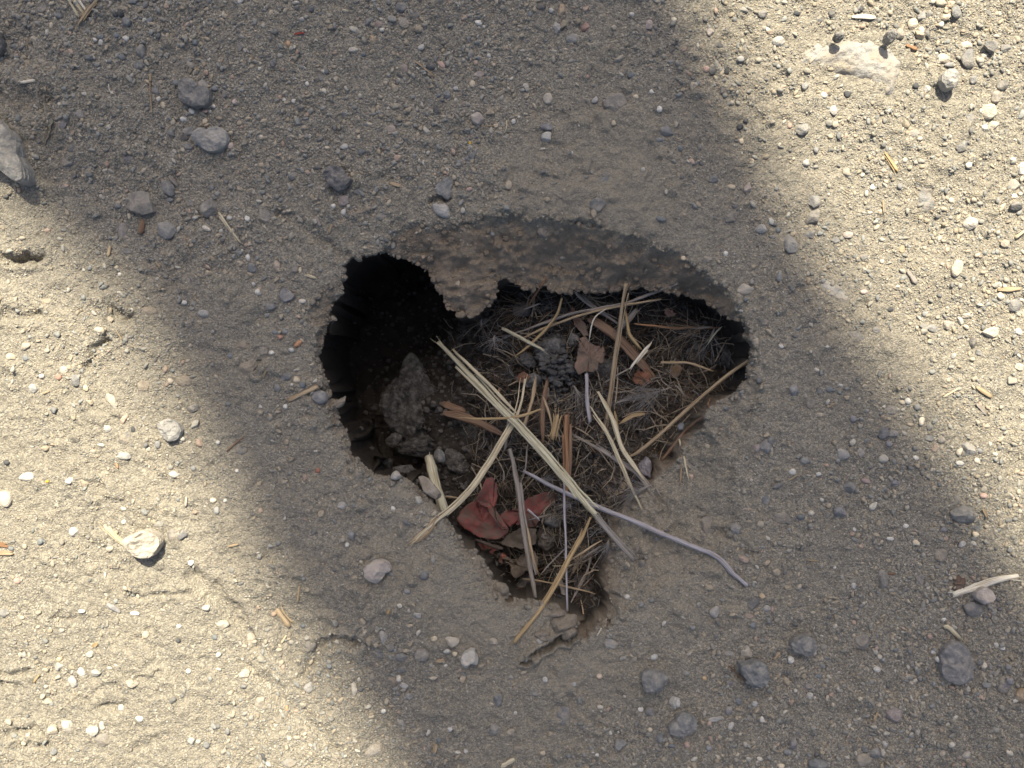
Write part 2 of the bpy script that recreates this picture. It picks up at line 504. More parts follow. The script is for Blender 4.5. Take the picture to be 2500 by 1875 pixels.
# zones: R broken faces, G humus floor with the burrow's shade in its colour, B dust
wall = np.clip(gs * 5.0 + vnoise(GX, GY, 6, 95) * 0.25, 0, 1) * (gs > 0) * np.clip((gD - 1.0) / 9.0, 0, 1)
bank = sm((GX - PX(1460, 0)[0]) / 16) * sm((PX(0, 900)[1] - GY) / 20)
wall = wall * (1 - 0.92 * bank)
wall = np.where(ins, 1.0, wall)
hum_shade = np.where(ins, sm((gdL - 0.6) / 3.5), 0)
hum_shade = hum_shade * (1 - 0.5 * np.where(bank > 0.5, 1, 0))
dust = idw(GX, GY, [(1450, 470, 1), (1500, 530, 1), (1750, 700, .5), (1150, 1450, .9), (1400, 1620, .9), (1300, 1750, .5), (1700, 1200, .5), (1650, 1400, .6),
                    (600, 950, .55), (700, 1100, .6), (450, 800, .5), (300, 1450, .35), (100, 1500, .3), (300, 100, .0), (700, 200, 0), (1100, 250, 0), (500, 500, 0.1), (2000, 1700, 0), (2300, 1500, 0),
                    (2300, 300, .2), (1900, 500, .5), (2000, 900, .4), (1500, 50, 0.1), (1000, 1700, .35), (1600, 1800, .2), (2200, 1250, .2)], 3.0)
dust = np.clip(dust + vnoise(GX, GY, 14, 61) * 0.2, 0, 1)
zone = np.stack([wall.ravel(), hum_shade.ravel(), dust.ravel()], 1)
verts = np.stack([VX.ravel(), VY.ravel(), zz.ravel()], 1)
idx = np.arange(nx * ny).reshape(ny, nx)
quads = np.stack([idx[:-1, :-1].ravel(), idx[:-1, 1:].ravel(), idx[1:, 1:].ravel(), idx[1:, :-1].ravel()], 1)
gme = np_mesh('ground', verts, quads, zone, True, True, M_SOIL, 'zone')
ground = link('ground', gme)
ground['kind'] = 'structure'

ix0, iy0 = len(ox), len(oy)
HZ = zz[iy0:iy0 + len(YI), ix0:ix0 + len(XI)]
HD = gdL[iy0:iy0 + len(YI), ix0:ix0 + len(XI)]
HW = wall[iy0:iy0 + len(YI), ix0:ix0 + len(XI)]
HR = gdR[iy0:iy0 + len(YI), ix0:ix0 + len(XI)]


def lookup(A, x, y):
    x = np.asarray(x, float); y = np.asarray(y, float)
    fx = np.clip((x - XI[0]) / STEP, 0, len(XI) - 1.001); fy = np.clip((y - YI[0]) / STEP, 0, len(YI) - 1.001)
    i = fx.astype(int); j = fy.astype(int); u = fx - i; v = fy - j
    return (A[j, i] * (1 - u) + A[j, i + 1] * u) * (1 - v) + (A[j + 1, i] * (1 - u) + A[j + 1, i + 1] * u) * v


def hz(x, y):
    return float(lookup(HZ, x, y))


def place(px, py, lift=0.0):
    x, y = PX(px, py)
    for _ in range(3):
        z = hz(x, y) + lift
        x, y = PX(px, py, z)
    return x, y, hz(x, y)


# ------------------------------------------------------------ rocks
ICO = {}
for lv in (1, 2, 3, 4, 5, 6):
    bm = bmesh.new()
    bmesh.ops.create_icosphere(bm, subdivisions=lv, radius=1.0)
    bm.verts.ensure_lookup_table()
    V = np.array([v.co[:] for v in bm.verts])
    V /= np.linalg.norm(V, axis=1)[:, None]
    Fc = np.array([[v.index for v in f.verts] for f in bm.faces])
    ICO[lv] = (V, Fc)
    bm.free()


def wave3(v, freq, r_, k=7):
    out = np.zeros(len(v))
    for _ in range(k):
        d = r_.normal(size=3); d /= np.linalg.norm(d)
        out += np.sin(v @ d * freq * r_.uniform(0.7, 1.4) + r_.uniform(0, 6.28))
    return out / k


def rock_verts(lv, w_, h_, hh, ang, seed, outline=None, rough=1.0):
    r_ = np.random.default_rng(seed)
    v = ICO[lv][0]
    k = {'a': 11, 'r': 12, 'f': 12, 'c': 16}[ang]
    lo = {'a': 0.55, 'r': 0.74, 'f': 0.72, 'c': 0.62}[ang]
    r = np.full(len(v), 1.12)
    soft = {'a': 85.0, 'r': 18.0, 'f': 22.0, 'c': 24.0}[ang]
    acc = np.exp(-soft * r)
    for _ in range(k):
        n = r_.normal(size=3); n /= np.linalg.norm(n)
        hgt = r_.uniform(lo, 1.0)
        q = hgt / np.maximum(v @ n, 0.05)
        acc += np.exp(-soft * np.minimum(q, 3))
    r = -np.log(acc) / soft
    amp = {'a': 0.055, 'r': 0.05, 'f': 0.10, 'c': 0.17}[ang] * rough
    r = r + amp * wave3(v, 5, r_) + amp * 0.55 * wave3(v, 11, r_, 9) + amp * 0.5 * wave3(v, 23, r_, 11) + amp * 0.4 * wave3(v, 47, r_, 11)
    p = v * r[:, None]
    if outline is not None:
        th = np.arctan2(v[:, 1], v[:, 0])
        ot = np.array([math.atan2(b, a) for a, b in outline]); orr = np.array([math.hypot(a, b) for a, b in outline])
        o_ = np.argsort(ot); ot = ot[o_]; orr = orr[o_]
        rr = np.interp(th, np.concatenate([ot - 2 * math.pi, ot, ot + 2 * math.pi]), np.tile(orr, 3))
        eq = np.hypot(v[:, 0], v[:, 1])
        if ang == 'f':
            pr = eq
            zt = np.sign(v[:, 2]) * (1 - eq ** 2.6) ** 0.8 * (hh / 2)
        else:
            pr = np.minimum(1.0, eq * 1.26) ** 0.82
            zt = p[:, 2] * hh / 2
        X_ = np.cos(th) * rr * pr; Y_ = np.sin(th) * rr * pr
        so = int(seed) % 37
        nn = vnoise(X_, Y_, 7, 80 + so) * 0.10 + vnoise(X_, Y_, 3.2, 81 + so) * 0.08 + vnoise(X_, Y_, 1.5, 82 + so) * 0.05
        zt = zt + np.where(v[:, 2] > -0.2, nn * min(hh, 9) * (1.5 if ang == 'f' else 0.9), 0)
        wv = 1 + 0.05 * wave3(v, 9, r_) + 0.03 * wave3(v, 25, r_)
        p = np.stack([X_ * wv, Y_ * wv, zt], 1)
        return p
    ext = (p.max(0) - p.min(0))
    p = (p - (p.max(0) + p.min(0)) / 2) / ext
    return p * np.array([w_, h_, hh])


PAL = {'w': (.48, .455, .405), 'c': (.47, .395, .285), 'g': (.195, .192, .182), 'd': (.066, .067, .068), 'b': (.150, .158, .158),
       'v': (.185, .177, .180), 'p': (.38, .27, .22), 'o': (.42, .27, .13), 'r': (.28, .13, .09), 't': (.25, .205, .15), 'y': (.6, .38, .04)}
CW = {'w': 'white', 'c': 'cream', 'g': 'grey', 'd': 'dark grey', 'b': 'blue-grey', 'v': 'violet-grey', 'p': 'pinkish', 'o': 'ochre', 'r': 'reddish', 't': 'dusty tan', 'y': 'yellow'}
CW2 = {'wb': 'bluish white', 'wg': 'greyish white', 'wc': 'creamy white', 'wp': 'pinkish white', 'wv': 'lilac white', 'cw': 'pale cream', 'gw': 'pale grey', 'gt': 'dusty grey',
       'bg': 'slate grey', 'gb': 'slate grey', 'vb': 'violet slate', 'bv': 'bluish violet', 'cp': 'peach', 'pw': 'pale pink', 'oc': 'pale ochre', 'co': 'pale ochre', 'gv': 'mauve grey', 'vg': 'mauve grey',
       'tg': 'tan grey', 'cg': 'cream grey', 'gc': 'cream grey', 'bw': 'pale blue-grey', 'rp': 'reddish pink', 'pv': 'pinkish violet', 'rc': 'rusty cream', 'gp': 'pinkish grey', 'vp': 'pinkish violet',
       'vw': 'pale lilac', 'cr': 'rusty cream', 'dv': 'dark violet', 'gd': 'charcoal', 'db': 'dark slate', 'ro': 'rusty orange', 'tc': 'tan', 'ot': 'orange tan'}


def mixcol(code, seed=0):
    a = np.array(PAL[code[0]])
    if len(code) > 1:
        a = a * 0.6 + np.array(PAL[code[1]]) * 0.4
    j = np.random.default_rng(seed).uniform(0.88, 1.12)
    return tuple(np.clip(a * j, 0, 1))


def cword(code):
    return CW2.get(code[:2], CW[code[0]]) if len(code) > 1 else CW[code]


# tiles: photo-pixel origin of each enlarged view, 0.3858 px per unit
TO = {'A': (0, 0), 'B': (825, 0), 'C': (1650, 0), 'D': (0, 620), 'E': (1650, 620), 'F': (0, 1235), 'G': (825, 1235), 'H': (1650, 1235)}
TK = 0.3858
# x, y, width, height, rotation (deg, anticlockwise), colour, shape
STONES = {
'A': '''880 1285 195 160 0 gt a|1318 1318 110 120 0 gt a|1048 1455 125 110 -30 g r|1060 1190 80 112 20 g r|890 325 70 95 15 b r|880 410 76 60 0 b r|
800 135 60 58 0 b r|765 90 45 46 0 d r|730 92 32 34 0 d r|370 97 58 42 0 b r|270 55 78 60 0 g f|638 233 36 36 0 b r|638 268 32 44 -15 w a|600 250 26 32 0 w a|797 246 46 40 0 w a|740 225 38 36 0 b r|
980 572 55 66 0 bg r|1120 525 46 44 0 bg r|1283 535 66 56 -30 gw r|1360 560 52 42 0 b r|1005 628 34 36 0 wc a|1033 667 36 46 0 c a|1215 707 42 38 0 w a|1163 755 46 35 0 w r|1300 768 34 38 0 c a|
1350 672 36 30 0 wc a|1300 705 36 22 0 p r|1195 830 82 60 0 g r|1085 840 58 44 -30 b a|1165 872 46 62 0 d a|1190 925 66 50 0 g r|1460 925 40 46 0 pw r|1485 645 32 38 0 pw r|500 718 84 52 -35 gv a|385 785 62 60 0 v f|
420 1025 72 58 0 g f|808 1005 76 58 0 v f|748 1300 36 36 0 g r|1075 1265 50 34 0 g r|1200 1290 48 60 0 b f|800 1590 72 40 0 b f|775 1460 62 110 0 v f|1310 1448 62 32 -25 wc a|1670 1365 115 85 -20 bg f|
1822 280 34 38 0 op a|1910 123 32 28 0 wb a|1520 15 36 26 0 w a|1965 45 50 50 0 b f|1945 530 24 34 0 w r|1860 640 28 28 0 w a|1800 632 26 24 0 w a|1455 1378 42 32 0 w r|1567 1385 36 38 0 w r|2110 1305 34 32 0 w r|
2175 1342 32 50 -20 w a|1725 405 30 40 0 v a|2065 455 36 34 0 b f|1520 290 42 64 -30 v f|1237 268 36 42 0 b r|775 365 46 42 0 b f|945 132 52 38 0 b f|1420 590 42 60 0 b f|1850 1115 62 60 0 b f|1340 1190 38 34 0 g f''',
'B': '''395 45 86 68 0 b r|415 138 84 74 -30 wb f|495 92 58 56 -40 b f|258 150 66 46 0 pv f|220 240 40 58 0 oc a|280 190 32 30 0 w a|95 313 66 35 0 wc r|525 300 50 44 0 wg a|160 345 40 34 0 b r|890 146 46 34 0 w a|
925 170 20 20 0 w a|955 355 28 28 0 w a|1415 57 50 90 0 oc a|1285 45 62 50 0 d r|1350 68 32 32 0 wb r|1215 92 30 42 0 b r|1385 175 55 70 0 wv a|1482 242 76 60 -20 gw r|1563 167 50 80 -40 rp a|1967 157 50 62 0 pw a|
1860 92 36 28 0 w a|2125 130 38 36 0 cw a|425 430 38 66 20 pv f|587 414 58 50 0 db r|655 410 60 36 -30 p f|888 470 62 40 5 pw a|850 532 38 46 0 c r|1190 552 42 60 15 wc a|1330 622 62 72 0 cw r|883 747 84 84 0 wp a|
1628 635 38 54 -25 wv a|1755 650 150 140 0 gt f|1322 800 90 52 0 vb a|1318 863 64 64 0 w a|1145 740 20 18 0 w a|1112 770 28 32 0 w a|1000 797 32 26 0 c r|1235 740 56 48 40 t f|625 690 50 60 0 d a|690 595 52 56 0 b r|
635 605 38 30 0 b r|745 560 36 28 0 wb r|335 815 62 60 0 pw f|130 868 26 30 0 c a|150 962 50 42 0 b a|42 930 56 38 0 wb a|50 715 32 32 0 w a|765 1025 38 36 0 g r|850 985 50 52 0 b r|818 1007 36 30 0 v a|
835 905 20 22 0 y a|1078 1170 52 60 0 c r|830 1197 38 24 0 p a|1480 967 20 20 0 w a|2090 830 98 75 -15 bg r|2035 885 58 36 0 g f|2165 940 38 40 0 b f|1855 475 48 34 20 b a|1580 485 26 26 0 p a|2035 690 38 44 0 w a|
1885 613 34 30 0 c a|1985 580 30 30 0 w a|1745 780 30 36 0 c f|1645 1292 110 100 0 b f|658 1322 132 92 -30 wv r|130 1210 60 50 0 b r|270 1372 72 50 0 b f|38 1270 66 72 0 gp r|1557 1427 68 44 -20 cp a|2045 1387 68 32 -15 bg f|
1930 1073 24 30 0 w a|1295 1460 80 90 0 v f|1365 1350 50 50 0 b f|1700 1110 60 50 0 b f''',
'C': '''550 85 62 54 0 g r|765 85 48 36 0 d a|985 85 44 54 0 d a|1170 55 36 40 0 d a|910 120 46 50 0 g f|650 262 82 64 0 wg a|220 202 50 50 0 wp r|580 190 26 40 0 w a|275 290 56 52 0 d a|410 375 56 40 0 wg a|235 445 50 55 0 d r|
190 440 40 40 0 p a|320 450 32 48 0 d a|115 545 54 50 0 c a|300 565 40 58 0 d a|1420 210 62 68 0 gc r|1500 150 66 74 0 c r|1555 100 54 66 0 g a|1610 90 52 52 0 gd r|1685 17 76 50 0 c r|1748 22 54 50 0 c r|
1780 75 70 76 0 g a|1710 105 62 48 0 c r|1675 155 40 36 0 w r|1590 215 48 66 0 d a|1545 215 56 54 0 co a|1840 283 104 54 0 cw r|1990 290 92 80 -15 gd a|2090 305 62 62 0 g r|1850 372 96 130 0 g a|1700 370 98 66 -10 cw a|
1725 412 62 36 0 g a|1925 385 56 38 0 gc a|1590 560 46 50 0 w a|2070 540 78 70 0 d r|2030 612 70 84 0 gc a|1985 702 104 108 0 cw r|2010 790 82 56 35 cw r|1950 806 46 46 0 w r|1870 750 62 78 0 g f|1820 925 90 66 20 gb a|
1000 697 50 66 0 w r|935 602 42 50 0 w r|1085 600 46 44 0 d a|820 545 50 52 0 g r|800 815 88 88 0 g a|720 795 32 40 0 p r|405 805 46 46 0 d a|440 765 36 36 0 d a|1030 860 36 50 0 gd r|820 1030 46 46 0 wg a|885 950 36 42 0 g r|
240 1130 56 56 0 b r|350 1185 56 34 -10 c r|457 1185 48 72 -15 pw a|345 1377 78 74 0 b f|880 1272 84 92 0 g r|870 1368 114 104 20 gt a|850 1480 66 56 -10 vg a|727 1540 90 130 15 g r|540 1447 76 60 10 wb r|603 1402 40 46 0 wb a|
645 1455 38 42 0 b f|1092 1482 66 50 0 wp r|1015 1520 52 44 0 g r|1870 1410 96 90 0 wc r|1850 1045 40 44 0 wc r|2190 1065 54 82 0 w r|2140 1170 92 78 0 gc r|2140 1242 40 36 0 w r|2160 1300 84 60 0 gd a|2090 1540 68 56 -15 cg a|
1240 1185 36 40 0 w a|1415 1180 36 42 0 g a|2130 1010 42 28 0 w a|415 895 28 38 0 c r|480 1020 36 36 0 c f|1510 842 80 50 0 wg f|1515 545 42 42 0 d r|1885 505 46 52 0 g r|315 1605 32 36 0 w r|1435 1575 46 52 0 oc f|1190 1630 52 50 0 g f''',
'D': '''1592 90 64 76 0 b a|1750 72 44 66 10 cp a|1865 90 50 52 0 b f|1900 102 24 40 -10 c r|1570 20 28 40 0 w r|1815 265 106 104 0 vg r|1710 333 76 54 0 bg r|1722 205 48 50 0 g f|1630 240 38 38 0 w r|1605 192 26 24 0 w a|
1285 378 74 52 -10 wg r|1168 308 36 30 0 w a|1915 300 46 30 0 wc r|1887 568 62 34 30 ro a|1775 525 36 30 0 rp a|1805 490 46 38 0 g r|1745 497 42 30 0 b f|1845 608 36 30 0 wb r|1720 625 36 30 -30 w a|1662 620 66 72 0 gt f|
1460 645 36 40 0 b f|1525 580 100 70 0 t f|1562 722 142 96 10 t f|1810 780 76 62 0 b r|1880 795 46 46 0 c r|1915 830 40 40 0 b r|1755 846 50 50 0 b r|1848 828 18 16 0 w r|1807 965 30 36 20 w a|1648 965 26 26 0 w a|
1220 975 78 60 0 gt a|1160 805 112 74 0 t f|905 832 80 82 0 t f|1080 805 42 42 0 cg a|672 1105 60 50 0 w a|705 925 104 66 -40 cw f|345 990 42 46 0 g a|160 585 66 50 0 cg r|65 650 60 50 0 c r|165 660 42 36 0 b r|
370 780 46 42 0 rp a|265 772 36 32 0 wp r|210 850 62 60 0 wb a|475 800 62 80 0 g a|545 850 36 40 0 c r|405 735 62 52 0 wc f|290 300 62 40 0 c f|665 412 82 48 -20 c f|625 482 56 40 0 cw r|760 130 24 26 0 w r|
845 1110 32 46 0 d a|790 1170 92 90 0 gb f|1000 1205 36 50 0 g a|780 1277 92 48 -5 wg a|1100 1395 66 46 0 w r|1225 1356 38 36 0 g r|440 1435 52 42 0 w a|165 1410 98 56 5 w r|45 1320 42 36 0 d a|30 1552 104 110 0 cw r|
1380 1195 32 32 0 w a|2165 1597 64 60 0 wv r|2010 1370 36 34 0 r a|1522 1242 82 56 -15 b f|300 1440 22 22 0 y a|740 1337 18 52 15 ro a|940 360 112 50 0 t f|1500 1372 26 24 0 w r|1425 1560 28 24 0 w r|530 1455 60 60 0 c f|1350 1560 40 34 0 cw r''',
'E': '''440 222 106 76 5 cw r|440 290 32 28 0 b r|205 30 72 48 -10 gw f|52 28 46 32 0 c r|1190 242 52 36 -15 pw a|1270 478 54 50 0 g r|1620 472 78 56 0 g r|1725 450 82 62 0 gc a|1575 502 32 32 0 d r|1990 495 108 72 0 cw a|
1885 565 66 76 0 d a|1920 625 46 50 0 g r|1755 647 38 42 0 gw a|1780 90 70 116 -20 cw a|2145 325 84 78 0 g r|2060 265 52 52 0 cw r|2170 490 62 52 0 w r|1840 390 62 38 0 cw a|1575 380 42 36 0 g a|1355 350 40 30 0 d a|
2175 715 58 52 0 cw r|1140 522 122 80 -25 gb f|565 435 72 52 0 bg f|667 585 42 28 -20 w r|958 587 28 24 0 w a|748 865 62 72 0 vb r|858 945 56 70 0 vb f|910 865 50 50 0 b f|970 857 46 40 0 b f|890 733 34 22 -20 wc r|
1040 830 40 20 -10 w a|1365 990 88 70 0 gt f|1465 930 48 46 0 wg r|1525 970 42 42 0 g r|1555 1060 40 56 0 cw a|1320 1135 68 80 0 bv r|1380 1135 58 42 0 g r|1345 1200 42 46 0 v f|1120 1045 42 46 0 v r|910 1018 46 30 0 cg f|
1062 1268 82 74 0 wg r|1175 1257 50 62 0 wg f|1315 1295 64 54 0 wc r|1515 1290 38 32 0 w a|820 1310 76 52 0 b r|735 1378 46 42 0 w a|902 1392 34 26 0 w r|1855 1235 88 90 0 wg a|1790 1250 38 56 -15 cw a|1795 1325 56 34 0 w r|
1900 1307 38 40 0 cw r|1680 1178 50 46 0 gt r|1605 1165 62 40 0 g r|1920 1245 36 36 0 g r|1640 1230 44 52 0 p f|1100 1480 76 84 0 bg a|1385 1445 46 40 0 v a|1200 1435 62 36 -15 pv r|570 1215 78 92 -20 bv r|512 1230 52 56 0 gp r|
605 1180 50 50 0 bv r|568 1555 60 66 0 b f|1780 1557 72 72 0 gb f|1945 1530 52 36 0 p f''',
'F': '''465 165 64 66 0 w r|785 100 30 32 0 w r|260 226 42 42 0 b r|70 270 42 30 -20 b a|1210 360 42 38 0 w r|110 475 46 42 0 p a|715 650 106 40 -30 vg r|520 665 46 26 0 w r|855 680 62 28 0 w r|1405 752 90 58 0 cg a|
20 680 56 56 0 g r|920 815 46 52 0 c r|1135 762 34 32 0 w r|1130 850 30 30 0 d r|1362 828 36 36 0 b r|565 940 52 46 0 wc r|380 970 42 38 0 co a|370 1015 62 52 20 gw a|510 1050 44 74 35 w a|457 1117 62 92 15 wg r|605 1060 66 50 0 wg r|
835 1125 86 58 0 cg a|1195 1045 34 36 0 w r|1545 1062 64 76 -20 cw a|330 1420 68 66 0 c a|420 1395 76 72 0 wc r|580 1430 80 66 0 w a|640 1488 112 100 0 gt f|645 1390 42 56 0 wc r|770 1275 46 48 0 wg r|885 1345 52 34 0 w a|
335 1560 52 58 0 b r|1210 1490 50 48 0 wb r|1310 1510 46 46 0 gd r|1385 940 36 36 0 w a|1950 1147 64 76 -10 wg r|1645 1240 62 80 -20 cg r|1735 685 40 36 0 cr r|1305 645 52 42 0 wc a|1370 27 38 52 0 bw a|1920 755 36 36 0 b a|
1825 1630 96 62 0 g f|1670 1590 30 64 15 d a|1440 1425 36 42 0 g r|2085 1015 36 32 0 b f|1950 890 92 80 0 gt f|1815 1282 20 46 10 ro a|1105 197 132 108 0 vg f|700 270 50 40 0 cg r|1585 830 60 60 0 cg r|300 1240 60 45 0 c r''',
'G': '''722 862 92 72 0 cw a|285 830 58 88 0 wg r|540 440 62 60 0 b r|440 540 46 42 0 g f|500 697 52 44 0 gw a|390 632 34 28 0 wc r|432 105 52 50 0 vg a|88 190 46 66 10 b r|185 320 52 46 0 g f|985 860 52 46 0 cg a|1283 866 54 52 0 w a|
395 960 82 60 0 g r|530 945 92 80 0 gt r|325 900 62 60 0 g f|265 935 72 50 -35 b f|690 918 52 34 0 wg r|740 938 34 30 0 c r|395 1040 66 50 0 g r|388 1093 34 52 0 wc a|417 1137 66 44 -20 wg r|450 1207 60 42 0 g r|
790 1092 40 56 -25 tc a|212 1090 40 60 0 gt f|350 1110 72 72 0 t f|682 1008 26 20 0 w r|290 1298 32 32 0 w r|395 1370 46 52 0 wg f|1012 1230 60 82 0 bg r|1240 1190 62 50 0 b f|1310 1098 38 38 0 wb r|1493 1127 30 28 0 bw r|
1655 1075 40 34 0 cp r|1660 1272 42 28 0 wc r|1122 1310 22 22 0 w a|1425 1332 88 132 -15 bv f|2130 1250 62 82 -15 w a|1915 1287 38 30 0 w r|1973 1302 60 62 0 bg r|2000 955 50 42 0 wb r|1093 1432 50 48 0 c a|990 1417 66 70 0 g r|
1790 1510 80 76 0 bg a|710 1412 34 32 0 wv a|640 1480 30 36 0 b r|1140 1545 56 50 0 v f|810 1550 28 26 0 w r|1297 1562 34 32 0 c r|1640 1575 26 20 0 w r|2035 1467 56 62 0 b r|2110 1510 52 36 0 b f|1975 1415 32 30 0 c r|
105 1157 38 88 10 wc a|225 1545 124 90 15 wc f|1460 1580 28 28 0 b r|610 840 42 36 0 c r|350 15 30 30 0 w r|1925 370 50 66 0 g f|1830 575 38 34 0 w r|60 245 26 30 0 w r|1730 870 90 80 0 gw f''',
'H': '''1175 860 100 92 0 gt a|1825 55 158 118 0 bg a|1040 38 82 76 0 vb r|1312 467 70 128 5 gt r|445 927 68 98 20 cw a|725 972 42 52 20 w r|1885 655 122 96 -30 vg r|340 935 76 36 -15 gw f|1270 1033 50 42 0 w r|1545 470 50 92 10 vb f|
1680 312 92 92 0 gt f|380 150 74 84 0 b r|200 127 96 132 0 gt f|675 80 112 74 0 tg f|487 620 78 104 -35 gd f|250 672 60 76 -45 wb a|545 570 40 40 0 co a|575 650 50 48 0 wb r|455 700 82 38 0 p f|485 755 44 36 0 b r|
790 70 52 40 -20 b r|855 45 42 36 0 wc r|1455 125 38 28 0 w r|1355 207 50 26 0 w r|1520 232 54 32 -35 c r|1810 242 58 42 25 wb a|1893 180 42 38 0 c r|1905 140 58 46 0 b f|1127 148 22 28 0 w r|1690 150 42 36 0 v f|1120 505 36 42 0 wv a|
1625 920 36 36 0 w a|1655 970 40 40 0 w a|2025 880 30 36 0 w r|2065 903 38 28 0 w r|1950 1008 44 42 0 cw a|1695 717 32 22 0 w r|335 1300 52 60 0 v r|250 1350 104 32 12 wb a|347 1395 42 54 0 w r|395 1235 42 54 0 b f|498 1250 36 40 0 wb r|
180 1090 30 30 0 oc a|845 1205 42 54 0 wg a|900 1075 50 36 0 b r|845 1145 60 42 0 v f|350 1125 60 42 0 v f|1380 1322 112 108 20 vp r|545 1350 32 46 20 w a|745 1505 52 88 -15 v r|705 1555 56 40 -10 g r|1190 1612 96 88 -20 cg r|
1262 1565 80 72 0 g r|1200 1540 60 50 0 gd r|905 1638 132 74 0 b r|1320 1505 38 42 0 wg r|1745 1510 48 38 0 wc a|1835 1577 58 52 0 wc a|2110 1562 52 36 -30 cw a|2082 1150 84 80 0 v f|70 1510 36 38 0 p r|210 1530 46 42 0 g r|
10 1250 36 62 0 wb a|530 1600 40 30 0 wc r|665 1645 52 34 0 c r|1605 827 32 34 0 p r|1005 390 20 20 0 w r|2100 1020 40 36 0 g r|2110 1110 50 44 0 v r'''}

